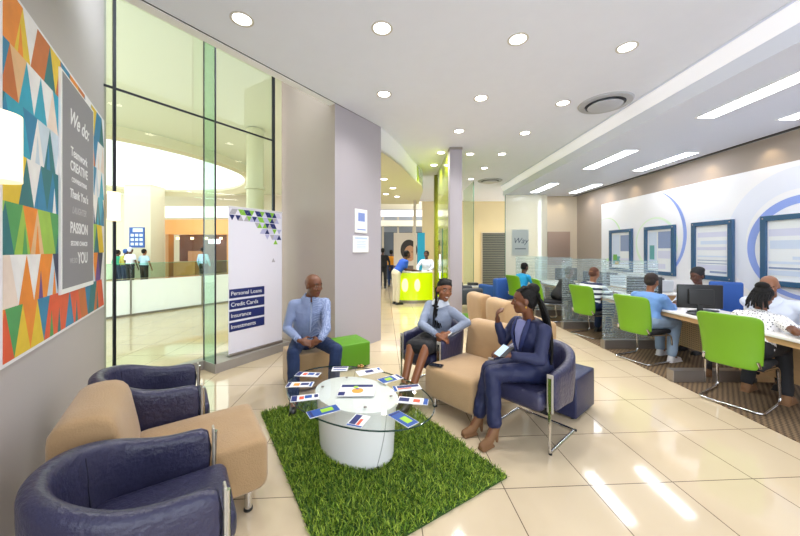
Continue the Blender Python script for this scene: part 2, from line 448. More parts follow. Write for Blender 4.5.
def make_tub(label, loc, rz, group):
    t = thing('tub_armchair', label, 'armchair', loc, rz, group)
    sh = obj('shell', tub_mesh_shell(), NAVY, t, 50)
    md = sh.modifiers.new('s', 'SUBSURF'); md.levels = 1; md.render_levels = 1
    for sx in (-1, 1):
        bm = bmesh.new(); tube(bm, [(sx*.15, -.17, .46), (sx*.156, -.182, .6), (sx*.158, -.19, .69)], .0045, 6); obj('seam', bm, SEAM, sh)
    bm = bmesh.new(); box(bm, (0, .09, .385), (.44, .54, .15), .05, 4); s = obj('seat', bm, NAVY, t, 60)
    bm = bmesh.new(); box(bm, (0, .02, .3), (.46, .5, .04)); obj('seat_base', bm, BLACKF, t, 0)
    bm = bmesh.new()
    for sx in (-1, 1): pass
    pts = [(-.265, .312, .60), (-.265, .312, .014), (-.265, -.18, .014), (.265, -.18, .014), (.265, .312, .014), (.265, .312, .60)]
    tube(bm, bend(pts, .03), .012, 10); obj('chrome_frame', bm, CHROME, t, 60)
    for sx in (-1, 1):
        bm = bmesh.new(); box(bm, (sx*.265, .303, .475), (.05, .012, .30), .004); obj('arm_end_strip', bm, mat('satin metal strip', 'b9b3a8', .35, .25), t, 0)
        for y in (.318, -.18):
            bm = bmesh.new(); cyl(bm, (sx*.265, y-.02, 0), .014, .012, 10); obj('floor_glide', bm, BLACKP, t)
    return t
def make_lounge(label, loc, rz, group):
    t = thing('lounge_chair', label, 'chair', loc, rz, group)
    def slab(prof, w, r):
        pts = [(V((y, 0, z))) for y, z in prof]; k = len(pts); rp = []
        for i in range(k):                      # round the profile corners
            p, q, t2 = pts[i-1], pts[i], pts[(i+1) % k]; rr = min(r, (p-q).length*.48, (t2-q).length*.48)
            e0 = q+(p-q).normalized()*rr; e1 = q+(t2-q).normalized()*rr
            for j in range(5): t_ = j/4; rp.append(e0*(1-t_)**2+q*2*t_*(1-t_)+e1*t_*t_)
        cy = sum(p.x for p in rp)/len(rp); cz = sum(p.z for p in rp)/len(rp); hy = (max(p.x for p in rp)-min(p.x for p in rp))/2; hz = (max(p.z for p in rp)-min(p.z for p in rp))/2
        def ring(x, ins): return [V((x, cy+(p.x-cy)*(1-ins/hy), cz+(p.z-cz)*(1-ins/hz))) for p in rp]
        bm = bmesh.new(); h = w/2
        rings(bm, [ring(x, i) for x, i in ((-h, .035), (-h+.006, .018), (-h+.018, .006), (-h+.035, 0), (-h*.5, 0), (0, 0), (h*.5, 0), (h-.035, 0), (h-.018, .006), (h-.006, .018), (h, .035))]); return bm
    obj('seat', slab([(-.22, .12), (.48, .12), (.48, .44), (-.22, .43)], .585, .07), TAN, t, 60)
    obj('backrest', slab([(-.42, .10), (-.16, .12), (-.18, .43), (-.25, .80), (-.49, .79), (-.485, .5)], .585, .10), TAN, t, 60)
    for sx in (-1, 1):
        for y in (-.36, .37):
            bm = bmesh.new(); cyl(bm, (sx*.24, y, .012), .022, .118, 16); l = obj('leg', bm, CHROME, t)
            bm = bmesh.new(); cyl(bm, (sx*.24, y, 0), .026, .014, 16); obj('foot', bm, BLACKP, l)
    return t
fL = V((.82, .57)); rzL = face_rz(*fL)
def put(p, f, k): q = V(p)-V(f)*k; return (q.x, q.y, 0)
tubN = make_tub('navy leather tub armchair in the near left corner of the photo, closest to the camera', put((-.883, 1.548), fL, .3), rzL, 'navy tub armchairs')
tubF = dup(tubN, put((-1.597, 2.545), fL, .3), rzL, 'navy leather tub armchair standing against the shopfront glass below the triangle artwork')
fR = V((-.75, -.66)); rzR = face_rz(*fR)
tubA = dup(tubN, put((.22, 3.58), (-.68, -.73), .3), face_rz(-.68, -.73), 'navy tub armchair the smiling woman in the grey striped shirt sits in')
tubB = dup(tubN, put((1.0, 2.70), fR, .3), rzR, 'navy tub armchair the woman in the navy suit sits in')
lL = make_lounge('tan suede armless lounge chair between the two empty navy armchairs on the left', put((-.983, 2.233), fL, .48), rzL, 'tan suede lounge chairs')
lR = dup(lL, put((.435, 3.03), fR, .48), rzR, 'tan suede armless lounge chair between the two seated women')
lB = dup(lL, (1.83, 6.06, 0), face_rz(.97, .24), 'tan lounge chair turned away behind the women, beside the lilac column')
dup(lL, (2.0, 5.32, 0), face_rz(.97, .24), 'tan lounge chair turned away, right behind the navy suited woman\'s head')

def make_cube(name, label, m, loc, rz, s, h, group=None):
    t = thing(name, label, 'ottoman', loc, rz, group)
    bm = bmesh.new(); box(bm, (0, 0, h/2+.012), (s, s, h-.024), .014, 3); obj('upholstery', bm, m, t, 50)
    for sx in (-1, 1):
        for sy in (-1, 1):
            bm = bmesh.new(); cyl(bm, (sx*s*.38, sy*s*.38, 0), .018, .016, 12); obj('foot', bm, BLACKP, t)
    return t
ruv = atan2(u2.y, u2.x)
make_cube('cube_ottoman', 'grass green cube ottoman beside the lilac pier, next to the seated man', GREEN, (-.72, 4.47, 0), ruv, .45, .345)
make_cube('cube_ottoman', 'beige cube ottoman the man in the checked shirt sits on', TAN, (-1.12, 3.85, 0), ruv, .46, .42)
make_cube('cube_ottoman', 'navy cube ottoman behind the armchair of the woman in the navy suit', NAVYD, (1.66, 3.29, 0), atan2(.65, .76), .46, .40)

# ---------------------------------------------------------------- grass rug
rc = V((-.30, 2.683)); rug = thing('grass_rug', 'green shaggy artificial grass rug under the glass coffee table', 'rug', (rc.x, rc.y, 0), ruv)
bm = bmesh.new(); box(bm, (0, 0, .006), (1.30, 1.87, .012)); obj('backing', bm, mat('rug backing', '2c4a12', .9), rug, 0)
rnd = random.Random(3); vs = []; fs = []; mi = []
for i in range(34000):
    x = rnd.uniform(-.655, .655); y = rnd.uniform(-.94, .94); a = rnd.uniform(0, 2*pi); h = rnd.uniform(.025, .052); l = rnd.uniform(.005, .04)
    w = rnd.uniform(.0022, .0042); b = rnd.uniform(0, 2*pi); dx, dy = cos(a)*w, sin(a)*w; k = len(vs)
    mx_, my_ = x+cos(b)*l*.4, y+sin(b)*l*.4
    vs += [(x-dx, y-dy, .011), (x+dx, y+dy, .011), (mx_+dx*.8, my_+dy*.8, h*.62), (mx_-dx*.8, my_-dy*.8, h*.62), (x+cos(b)*l, y+sin(b)*l, h)]
    fs += [(k, k+1, k+2, k+3), (k+3, k+2, k+4)]; q = rnd.randrange(3); mi += [q, q]
me = bpy.data.meshes.new('grass_pile'); me.from_pydata(vs, [], fs)
for h in (('grass blade', '6f9224'), ('light grass blade', 'a3b93e'), ('dark grass blade', '4a6c18')): me.materials.append(mat(h[0], h[1], .6))
me.polygons.foreach_set('material_index', mi); me.update()
gp = bpy.data.objects.new('grass_pile', me); COL.objects.link(gp); gp.parent = rug; gp['kind'] = 'stuff'

# ---------------------------------------------------------------- coffee table
TZ = .455; TA = -.70
tb = thing('coffee_table', 'oval glass topped coffee table on a white oval drum base, spread with leaflets', 'coffee table', (-.36, 2.6, 0), TA)
def oval(a, b, z, n=64): return [V((a*cos(2*pi*j/n), b*sin(2*pi*j/n), z)) for j in range(n)]
GT = mat('dark glass edge', '1e3a34', .08)
TG = glass('table glass', (.965, .985, .97), 1.0)
bm = bmesh.new(); rings(bm, [oval(.70, .455, TZ-.012), oval(.705, .46, TZ-.009), oval(.705, .46, TZ-.003), oval(.70, .455, TZ)])
o = obj('glass_top', bm, [TG, GT], tb, 20)
for p in o.data.polygons:
    if abs(p.normal.z) < .9: p.material_index = 1
DRUM = mat('white drum lacquer', 'efefef', .25)
bm = bmesh.new(); rings(bm, [oval(.345, .235, .006), oval(.35, .24, .012), oval(.36, .25, .2), oval(.375, .262, .41), oval(.37, .258, .415)]); drum = obj('drum_base', bm, DRUM, tb, 30)
for a0 in (3.6, 5.9):
    bm = bmesh.new(); tube(bm, [((.352+.02*k/8)*cos(a0+.25*sin(k/8*1.6)), (.244+.018*k/8)*sin(a0+.25*sin(k/8*1.6)), .02+.38*k/8) for k in range(9)], .004, 6)
    obj('wrap_seam', bm, mat('seam grey', 'b8b8b8', .5), drum)
bm = bmesh.new(); rings(bm, [oval(.385, .27, .416), oval(.39, .275, .42), oval(.39, .275, TZ-.014), oval(.385, .27, TZ-.0125)]); obj('top_plate', bm, DRUM, tb, 30)
for a in (.55, 2.5, 3.75, 5.6):
    bm = bmesh.new(); cyl(bm, (.33*cos(a), .22*sin(a), TZ), .012, .005, 14); obj('bolt', bm, STEEL, tb)

# leaflets on the glass
def leaflet(label, px, py, ln, wd, rz, scheme, z=TZ+.0008, name='leaflet', cat='leaflet', group='leaflets on the coffee table', th=.004):
    d = (EYE-z)*F/(py-HOR); x = (px-400)/F*d
    t = thing(name, label, cat, (x, d, z), rz, group)
    bm = bmesh.new(); box(bm, (0, 0, th/2), (ln, wd, th)); obj('paper', bm, PAPER, t, 0)
    bm = bmesh.new()
    cols = {'n': NAVYP, 'b': BLUEP, 'g': GREENP, 'o': ORANGEP, 'r': REDP}; ms = []
    for k, (c, cx, cy, sx, sy) in enumerate(scheme):
        m = cols[c]
        if m not in ms: ms.append(m)
        if sx < 0:
            rings(bm, [[V((cx*ln-sx*wd*.5*cos(2*pi*j/20), cy*wd-sx*wd*.5*sin(2*pi*j/20), zz)) for j in range(20)] for zz in (th, th+.0004+k*.0002)], mi=ms.index(m))
        else: box(bm, (cx*ln, cy*wd, th+.0002+k*.0001), (sx*ln, sy*wd, .0004+k*.0002), mi=ms.index(m))
    obj('print', bm, ms, t, 0)
    return t
LB = [('n', -.38, 0, .2, .9), ('b', .12, .1, .25, .5), ('r', -.12, 0, .16, .5), ('n', .4, .1, .14, .5)]
LC = [('n', -.42, 0, .12, .9), ('o', -.12, -.02, .22, .5), ('n', .18, .05, .3, .42), ('b', .42, 0, .08, .8)]
LD = [('b', 0, 0, .98, .96), ('g', .12, .05, .4, .5), ('n', -.4, 0, .08, .9)]
LE = [('n', .05, .22, .8, .42), ('r', -.1, -.15, .5, .2), ('b', -.44, 0, .1, .96)]
LFf = [('n', -.3, .05, .34, .6), ('r', .12, 0, .22, .5), ('b', .42, 0, .14, .96)]
leaflet('white and navy leaflet on the table, farthest left along the rim nearest the man', 308, 374.6, .22, .10, -.12, LB)
leaflet('white leaflet with orange photo at the left tip of the table', 300, 384.8, .22, .10, .05, LC)
leaflet('white leaflet with navy photo on the left of the table, above the blue one', 305, 398, .21, .10, .25, LB)
leaflet('blue leaflet with green patch at the near left rim of the table', 323.5, 411.5, .22, .10, .55, LD)
leaflet('pale blue and white leaflet on the near edge of the white table plate', 358.5, 421, .15, .11, 1.25, LE)
leaflet('blue leaflet with green patch at the near right rim of the table', 403, 419, .21, .10, -.85, LD)
leaflet('white leaflet with navy lettering blocks at the right tip of the table', 413, 401, .23, .10, -.18, LFf)
leaflet('white and navy leaflet next to the right tip of the table', 407, 388, .23, .10, .22, LE)
leaflet('pale blue green leaflet at the far right of the table top', 390.5, 379, .21, .11, .6, [('b', -.15, 0, .68, .95), ('g', -.1, 0, .3, .5), ('n', .42, 0, .12, .9)])
leaflet('white leaflet with navy block at the far rim of the table, before the green cube', 369.5, 371.8, .24, .12, .45, [('n', 0, .05, .32, .5), ('b', .42, .2, .1, .4)])
leaflet('navy topped leaflet at the far rim of the table in front of the man', 340, 369, .15, .11, .05, [('n', 0, .3, .9, .3), ('b', 0, -.25, .8, .2)])
leaflet('large white booklet with yellow sun and orange shapes in the middle of the table', 357, 390.5, .29, .21, .02,
        [('n', -.02, .38, .9, .22), ('n', -.4, -.3, .18, .3), ('o', .02, -.05, -.45, 0), ('g', -.05, .28, -.2, 0), ('b', .0, .1, .1, .1)], name='booklet', cat='booklet', group=None)
for k, (px, py, r) in enumerate(((386, 384, .5), (399, 391, .1), (396.5, 404, .3))):
    bm = bmesh.new(); cyl(bm, (0, 0, 0), .012, .005, 14); d = (EYE-TZ)*F/(py-HOR)
    tag(obj('sweet', bm, mat('cream wrapper', 'efe6cf', .4), loc=((px-400)/F*d, d, TZ+.0006)), ['small cream wrapped sweet on the glass, farthest of three', 'small cream wrapped sweet on the glass, middle of three', 'small cream wrapped sweet on the glass, nearest of three'][k], 'sweet', 'wrapped sweets on the coffee table')
d = 3.12; bm = bmesh.new()
for k in range(5): ell(bm, (.022*cos(k*1.3), .02*sin(k*1.3), .012+.003*(k % 2)), (.014, .012, .012), seg=10, rg=6)
tag(obj('keyring', bm, mat('worn brass', 'a8814c', .4, .6), loc=((360.5-400)/F*d, d, TZ)), 'small brown bunch of keys at the far rim of the table', 'keys')
# phone on the tan seat
ph = thing('mobile_phone', 'dark mobile phone lying on the front corner of the tan seat', 'phone', (.36, 3.21, .4425), 1.1)
bm = bmesh.new(); box(bm, (0, 0, .004), (.075, .145, .008), .003); obj('body', bm, BLACKP, ph)
bm = bmesh.new(); box(bm, (0, 0, .0083), (.066, .13, .0008)); obj('screen', bm, mat('phone screen', '20242e', .08), ph)

# ---------------------------------------------------------------- pull-up banner on the plinth
def plane_mtx(o, x, y):                 # local x,y in the plane -> world, z out of it
    x = V(x).normalized(); y = V(y).normalized(); z = x.cross(y)
    return M(((x.x, y.x, z.x, o[0]), (x.y, y.y, z.y, o[1]), (x.z, y.z, z.z, o[2]), (0, 0, 0, 1)))
b0 = GP(.0, .19)+g2*.23
bt = thing('pull_up_banner', 'white pull-up banner with navy service names and coloured triangles, in front of the glass', 'banner', (b0.x, b0.y, .12), atan2(g2.y, g2.x))
BW, BH = .87, 2.05
bm = bmesh.new(); box(bm, (BW/2, 0, BH/2+.03), (BW, .004, BH)); obj('sheet', bm, mat('banner sheet', 'eceaf6', .5), bt, 0)
bm = bmesh.new(); box(bm, (BW/2, .01, .02), (BW, .09, .04), .012); obj('base_cassette', bm, STEEL, bt)
bm = bmesh.new(); box(bm, (BW/2, 0, BH+.03), (BW+.01, .018, .025), .005); obj('top_rail', bm, mat('rail white', 'dfdfe4', .3), bt)
bm = bmesh.new(); tube(bm, [(BW/2, .03, .04), (BW/2, .03, BH+.02)], .008, 8); obj('support_pole', bm, STEEL, bt)
bm = bmesh.new(); rn = random.Random(5); ms = [NAVYP, mat('pale lilac print', 'b9b9dd', .5), mat('lime print', '8cc63f', .5), mat('grey print', 'b5b2ba', .5), mat('lilac tint', 'd5d2ea', .5)]
def tri(cx, cz, s, up, mi): 
    q = [(cx-s/2, cz), (cx+s/2, cz), (cx, cz+s*.95)] if up else [(cx-s/2, cz+s*.95), (cx+s/2, cz+s*.95), (cx, cz)]
    rings(bm, [[V((x, yy, z)) for x, z in q] for yy in (-.0022, -.004)], mi=mi)
s = .085
for r, (z, lo, p) in enumerate(((BH-.07, .04, .85), (BH-.155, .0, .62), (BH-.24, .42, .6), (BH-.325, .5, .65), (BH-.41, .6, .5))):
    for k in range(20):
        x = .05+k*s/2
        if x < lo or x > BW-.045 or rn.random() > p+ (.25 if x > .55 else 0): continue
        tri(x, z, s*.95, (k+r) % 2 == 0, rn.choice((0, 0, 1, 2, 2, 3, 4)))
tri(.75, BH-.48, .075, True, 2)
obj('triangle_print', bm, ms, bt, 0)
bm = bmesh.new(); tri(.71, BH-.76, .065, True, 0); obj('triangle_print', bm, ms[3], bt, 0)
for k, w in enumerate(('Personal Loans', 'Credit Cards', 'Insurance', 'Investments')):
    z = .87-k*.155
    bm = bmesh.new(); box(bm, (.28, -.004, z), (.54, .006, .125), .0); tp = obj('title_block', bm, NAVYP, bt, 0)
    text_mesh('lettering', w, .078, PAPER, plane_mtx((.03, -.0075, z), (1, 0, 0), (0, 0, 1)), tp, bold=.0006)

# ---------------------------------------------------------------- triangle artwork and grey poster on the left wall
AW = thing('wall_artwork', 'large artwork of many coloured triangles on the left wall behind the grey poster', 'artwork', (*LW(.06, .0), 0), 0)
MX = plane_mtx((*(-v2*0), 0), (-v2.x*-1*-1, -v2.y, 0), (0, 0, 1))
AX = plane_mtx((0, 0, 0), (-v2.x, -v2.y, 0), (0, 0, 1))      # x runs towards the camera, z is... checked below
nrm = AX.to_3x3() @ V((0, 0, 1)); sg = 1 if nrm.dot(V((u2.x, u2.y, 0))) > 0 else -1
AL = 2.16; Z0, Z1 = 1.0, 2.98
bm = bmesh.new(); box(bm, (AL/2, (Z0+Z1)/2, sg*.006), (AL, Z1-Z0, .012), mtx=AX); obj('canvas', bm, mat('canvas white', 'efeef2', .5), AW, 0)
pal = ['f08a1d', 'e4572e', '1b7fae', '17a3c4', '2a3f7e', 'e8c62e', '4aa05a', 'f3eef2', 'f5f2f6', 'f2dcd0', 'c9d8e8', '6a3f8e', 'c96a2e', '0f6f7a', 'e6b98a', '9cc64a', '2c2f55', 'f7f4f0']
tm = [mat('triangle '+h, h, .5, var=.18, vscale=9) for h in pal]
rowpal = [[0, 7, 8, 13, 5, 12, 2], [3, 2, 7, 8, 9, 12, 14], [3, 2, 4, 10, 13, 7], [3, 13, 4, 5, 7, 2], [5, 15, 6, 0, 13, 14, 10], [7, 8, 11, 16, 10, 0, 9], [1, 13, 5, 0, 2, 6, 12, 1]]
rn = random.Random(11); bm = bmesh.new(); NR = 7; rh = (Z1-Z0-.04)/NR; tw = .2
for r in range(NR):
    zb = Z1-.02-(r+1)*rh; zt = zb+rh; pl = rowpal[r]
    k = 0; x = .02-tw*(.25 if r % 2 else 0)
    while x < AL:
        for up in (1, 0):
            a, b, c = ((x, zb), (x+tw, zb), (x+tw/2, zt)) if up else ((x+tw/2, zt), (x+tw*1.5, zt), (x+tw, zb))
            pts = [a, b, c]
            def clip(ps, lim, sgn):
                o = []
                for i, p in enumerate(ps):
                    q = ps[(i+1) % len(ps)]; ip, iq = sgn*(p[0]-lim) >= 0, sgn*(q[0]-lim) >= 0
                    if ip: o.append(p)
                    if ip != iq: t = (lim-p[0])/(q[0]-p[0]); o.append((lim, p[1]+(q[1]-p[1])*t))
                return o
            pts = clip(pts, .02, 1); pts = clip(pts, AL-.02, -1) if pts else pts
            if len(pts) >= 3:
                rings(bm, [[AX @ V((px, pz, sg*dd)) for px, pz in pts] for dd in (.0122, .0134)], mi=rn.choice(pl))
                if up and rn.random() < .45 and len(pts) == 3 and x > .03 and x+tw < AL-.03:      # a slimmer triangle over it
                    w = tw*.32; cx = x+tw*rn.choice((.36, .5, .64))
                    rings(bm, [[AX @ V((px, pz, sg*dd)) for px, pz in ((cx-w/2, zb), (cx+w/2, zb), (cx, zb+rh*.62))] for dd in (.0134, .0142)], mi=rn.choice(pl))
            k += 1
        x += tw
obj('triangles', bm, tm, AW, 0)
GPn = thing('poster', 'grey motivational poster with white lettering mounted over the triangle artwork', 'poster', (*LW(.06, .0145), 0), 0)
x0, x1, z0, z1 = .50, 1.37, 1.28, 2.90
bm = bmesh.new(); box(bm, ((x0+x1)/2, (z0+z1)/2, sg*.006), (x1-x0, z1-z0, .012), mtx=AX); obj('border', bm, WHITE, GPn, 0)
bm = bmesh.new(); box(bm, ((x0+x1)/2-.008, (z0+z1)/2+.012, sg*.0124), (x1-x0-.05, z1-z0-.05, .002), mtx=AX); obj('grey_sheet', bm, mat('poster grey', '8b8991', .55), GPn, 0)
# lettering: reading direction runs away from the camera, so use the mirrored axis
TXx = (v2.x, v2.y, 0)
def ptext(w, xc, z, size, shear=0, m=PAPER, bold=.001):
    o = AX @ V((xc, z, sg*.0138)); text_mesh('lettering', w, size, m, plane_mtx(o, TXx, (0, 0, 1)), GPn, 'CENTER', .0006, shear, bold)
PG = mat('pale grey print', 'b0aeb4', .5)
cx = .935
ptext('We do:', cx, 2.62, .17, .35, bold=.003); ptext('Teamwork', cx, 2.36, .10, bold=.0015); ptext('CREATIVE', cx, 2.25, .105, bold=.002)
ptext('CONVERSATIONS', cx, 2.145, .05); ptext('Thank You\'s', cx, 2.035, .098, .1, bold=.0015); ptext('LAUGHTER', cx, 1.91, .075, .3, PG)
ptext('PASSION', cx, 1.77, .12, bold=.003); ptext('SECOND CHANCES', cx, 1.65, .05); ptext('WE DO', cx+.15, 1.515, .055, m=PG); ptext('YOU', cx-.09, 1.53, .13, bold=.0025)

# wall sconces
SHADE = mat('lit paper shade', 'fff3dc', .6, emit=.7, ecol='ffe3b4')
sc0 = None
for s_, lab in ((2.42, 'glowing cream wall sconce at the left edge of the photo, over the artwork'), (.03, 'small-looking glowing cream wall sconce beside the shopfront glass')):
    p = LW(s_, .03)
    if sc0 is None:
        sc0 = thing('wall_sconce', lab, 'wall lamp', (p.x, p.y, 2.07), ruv, 'wall sconces')
        bm = bmesh.new(); n = 16; rings(bm, [[V((.015+.1*cos(-pi/2+pi*j/(n-1)), .1*sin(-pi/2+pi*j/(n-1)), z)) for j in range(n)] for z in (-.155, .155)]); obj('shade', bm, SHADE, sc0, 40)
        bm = bmesh.new(); box(bm, (.008, 0, 0), (.016, .1, .26)); obj('back_plate', bm, STEEL, sc0, 0)
    else: dup(sc0, (p.x, p.y, 2.07), ruv, lab)
# two framed notices on the pier
pf = V((.5606, .828)); pn = V((.828, -.5606))
for k, (t0, w, z0, h, lab, c) in enumerate(((.32, .17, 2.08, .36, 'upper white framed notice with a blue picture on the lilac pier', BLUEP), (.33, .21, 1.62, .30, 'lower square white notice on the lilac pier', None))):
    pass
def notice(px0, px1, py0, py1, lab, blue):
    def tt(px): r = (px-400)/F; return (-.97-r*4.77)/(r*.828-.5606)
    ta, tb_ = tt(px0), tt(px1); tm_ = (ta+tb_)/2; d = 4.77+.828*tm_
    za, zb = EYE-(py1-HOR)/F*d, EYE-(py0-HOR)/F*d
    p = V((-.97, 4.77))+pf*tm_
    t = thing('framed_notice', lab, 'notice', (p.x, p.y, (za+zb)/2), atan2(pf.y, pf.x), 'notices on the pier')
    w, h = tb_-ta, zb-za
    bm = bmesh.new(); box(bm, (0, -.012, 0), (w, .024, h), .004); obj('frame', bm, WHITE, t, 0)
    bm = bmesh.new(); box(bm, (0, -.0245, 0), (w*.86, .002, h*.9)); obj('sheet', bm, mat('notice sheet', 'e6ecf8', .4), t, 0)
    bm = bmesh.new()
    if blue: box(bm, (0, -.026, h*.17), (w*.55, .001, h*.36)); box(bm, (0, -.026, -h*.36), (w*.7, .001, h*.05))
    else: box(bm, (0, -.026, h*.36), (w*.8, .001, h*.1)); [box(bm, (0, -.026, h*(.18-.1*k)), (w*.6, .001, h*.03)) for k in range(5)]
    obj('print', bm, mat('notice blue', '7f93cf', .5) if blue else mat('notice pale blue', 'b9cdea', .5), t, 0)
notice(354.3, 366.2, 209.5, 233, 'upper white framed notice with a blue picture on the lilac pier', 1)
notice(352.3, 367.5, 236, 252.5, 'lower squarish white notice on the lilac pier', 0)
# ---------------------------------------------------------------- right wall: mural panel, framed posters
XP = 5.98
mp = thing('mural_panel', 'long white wall panel printed with blue and green crescents behind the desks', 'wall panel', (XP, 5.4, 0))
bm = bmesh.new(); box(bm, (.02, .6, 1.5), (.04, 7.0, 2.9)); obj('panel', bm, mat('mural white', 'f6f5fb', .4), mp, 0)
def crescent(name, cy, cz, ro, ri, oy, oz, m, a0=0, a1=2*pi, x=-.002, n=64):
    """ring between two circles whose centres differ: thin where they touch"""
    bm = bmesh.new(); R4 = []
    for k in range(n+1):
        a = a0+(a1-a0)*k/n; p = (cy+ro*cos(a)-5.4, cz+ro*sin(a)); q = (cy+oy+ri*cos(a)-5.4, cz+oz+ri*sin(a))
        R4.append([V((x, *p)), V((x, *q)), V((x-.0012, *q)), V((x-.0012, *p))])
    if abs(a1-a0) > 6.28: rings(bm, R4[:-1], caps=False, closed=True)
    else: rings(bm, R4)
    return obj(name, bm, m, mp, 0)
CB = mat('mural blue', '93a9ee', .45); CL = mat('mural pale blue', 'ebeefc', .45); CG = mat('mural pale green', 'e6f5e2', .45)
crescent('pale_ring', 4.75, 1.75, 1.12, .78, 0, 0, CL, x=-.0006)
crescent('blue_ring', 4.72, 1.64, .79, .70, -.03, -.03, CB, x=-.0022)
crescent('blue_crescent', 7.75, 1.93, 1.08, 1.13, .13, 0, CB, pi*.66, pi*1.30, x=-.003)
crescent('green_ring', 7.5, 1.75, .62, .55, .02, .03, CG, 0, 2*pi, x=-.001)
crescent('green_ring', 9.25, 1.9, .62, .58, .02, .03, mat('mural green', 'd3efc2', .45), pi*.3, pi*1.5, x=-.001)
PB = mat('poster pale blue', 'd3deF2', .3); PT = mat('poster teal', '5fa3a8', .3); PW = mat('poster white', 'f4f6fc', .15, coat=.6); PL = mat('poster lilac', 'd8d9ee', .3); PD = mat('poster slate', '8e9dc2', .3)
def wall_frame(y0, y1, z0, z1, label, blocks):
    w, h = y1-y0, z1-z0
    t = thing('framed_poster', label, 'framed poster', (XP-.005, (y0+y1)/2, (z0+z1)/2), 0, 'framed posters over the desks')
    b = .085; bm = bmesh.new()
    rings(bm, [[V((x, sy*a, sz*c)) for sy, sz in ((-1, -1), (1, -1), (1, 1), (-1, 1))] for x, a, c in ((0, w/2, h/2), (-.05, w/2, h/2), (-.055, w/2-.006, h/2-.006), (-.055, w/2-b+.006, h/2-b+.006), (-.05, w/2-b, h/2-b), (0, w/2-b, h/2-b))], caps=False, closed=True)
    fr = obj('frame', bm, BLUEFR, t, 0)
    bm = bmesh.new(); box(bm, (-.012, 0, 0), (.016, w-2*b+.01, h-2*b+.01)); obj('print', bm, PW, t, 0)
    bm = bmesh.new(); ms = []
    for k, (m, cy, cz, sy, sz) in enumerate(blocks):
        if m not in ms: ms.append(m)
        box(bm, (-.021-.0006*k, cy*(w-2*b), cz*(h-2*b)), (.001, sy*(w-2*b), sz*(h-2*b)), mi=ms.index(m))
    obj('picture', bm, ms, t, 0)
    for sy in (-1, 1):
        for sz in (-1, 1):
            bm = bmesh.new(); ell(bm, (-.056, sy*(w/2-b/2), sz*(h/2-b/2)), (.005, .012, .012), seg=12, rg=6); obj('stud', bm, STEEL, fr)
LINES = [(PL, 0, .32, .9, .10), (PB, -.05, .16, .8, .07), (PL, .02, .04, .9, .06), (PB, 0, -.12, .9, .03), (PD, 0, -.2, .9, .015), (PD, 0, -.26, .9, .015), (PL, 0, -.34, .9, .1), (PD, -.2, -.43, .5, .04)]
wall_frame(8.20, 9.08, 1.03, 2.15, 'blue framed poster farthest along the desk wall, with a green leafy picture', [(PD, -.22, .2, .45, .45), (PB, .25, .1, .4, .7), (PT, .22, -.28, .4, .22), (mat('poster leaf', '6fae4a', .4), .3, -.2, .22, .16), (mat('poster gold', 'c9a75a', .4), .2, -.36, .2, .1), (PL, -.2, -.25, .5, .06), (PL, -.2, -.36, .5, .06)])
wall_frame(6.92, 7.78, 1.03, 2.15, 'second blue framed poster from the far end, left of the thin blue crescent', [(PB, .28, .05, .35, .8), (PD, -.2, .25, .5, .4), (PL, -.2, -.1, .5, .18), (PT, .3, -.05, .2, .35), (PL, .1, -.38, .7, .12)])
wall_frame(5.71, 6.52, 1.03, 2.15, 'blue framed pale poster between the two blue crescents', LINES)
wall_frame(4.36, 5.27, 1.03, 2.15, 'blue framed pale poster nearest the camera, inside the blue ring', [(PL, 0, .3, .96, .12), (PB, .1, .1, .7, .14), (PB, -.2, -.12, .5, .05), (PB, 0, -.2, .96, .04), (PD, .2, -.29, .55, .03), (PB, 0, -.37, .96, .08)])

# ---------------------------------------------------------------- desks, dividers
PERF = None
def perf_mat():
    m = bpy.data.materials.new('perforated beige panel'); m.use_nodes = True
    nt = m.node_tree; N = nt.nodes.new; L = nt.links.new; b = nt.nodes['Principled BSDF']
    tc = N('ShaderNodeTexCoord'); mpn = N('ShaderNodeMapping'); mpn.inputs['Scale'].default_value = (1, 34, 34); L(tc.outputs['Object'], mpn.inputs[0])
    s = N('ShaderNodeSeparateXYZ'); L(mpn.outputs[0], s.inputs[0]); sq = []
    for i in (1, 2):
        f = N('ShaderNodeMath'); f.operation = 'FRACT'; L(s.outputs[i], f.inputs[0])
        c = N('ShaderNodeMath'); c.operation = 'SUBTRACT'; c.inputs[1].default_value = .5; L(f.outputs[0], c.inputs[0])
        p = N('ShaderNodeMath'); p.operation = 'MULTIPLY'; L(c.outputs[0], p.inputs[0]); L(c.outputs[0], p.inputs[1]); sq.append(p)
    a = N('ShaderNodeMath'); a.operation = 'ADD'; L(sq[0].outputs[0], a.inputs[0]); L(sq[1].outputs[0], a.inputs[1])
    l = N('ShaderNodeMath'); l.operation = 'LESS_THAN'; l.inputs[1].default_value = .06; L(a.outputs[0], l.inputs[0])
    x = N('ShaderNodeMix'); x.data_type = 'RGBA'; x.inputs[6].default_value = lin('d2b68e'); x.inputs[7].default_value = lin('6b5335'); L(l.outputs[0], x.inputs[0])
    L(x.outputs[2], b.inputs['Base Color']); b.inputs['Roughness'].default_value = .45
    return m
PERF = perf_mat()
DY = [2.58, 3.9, 5.2, 6.5, 7.8, 9.1]
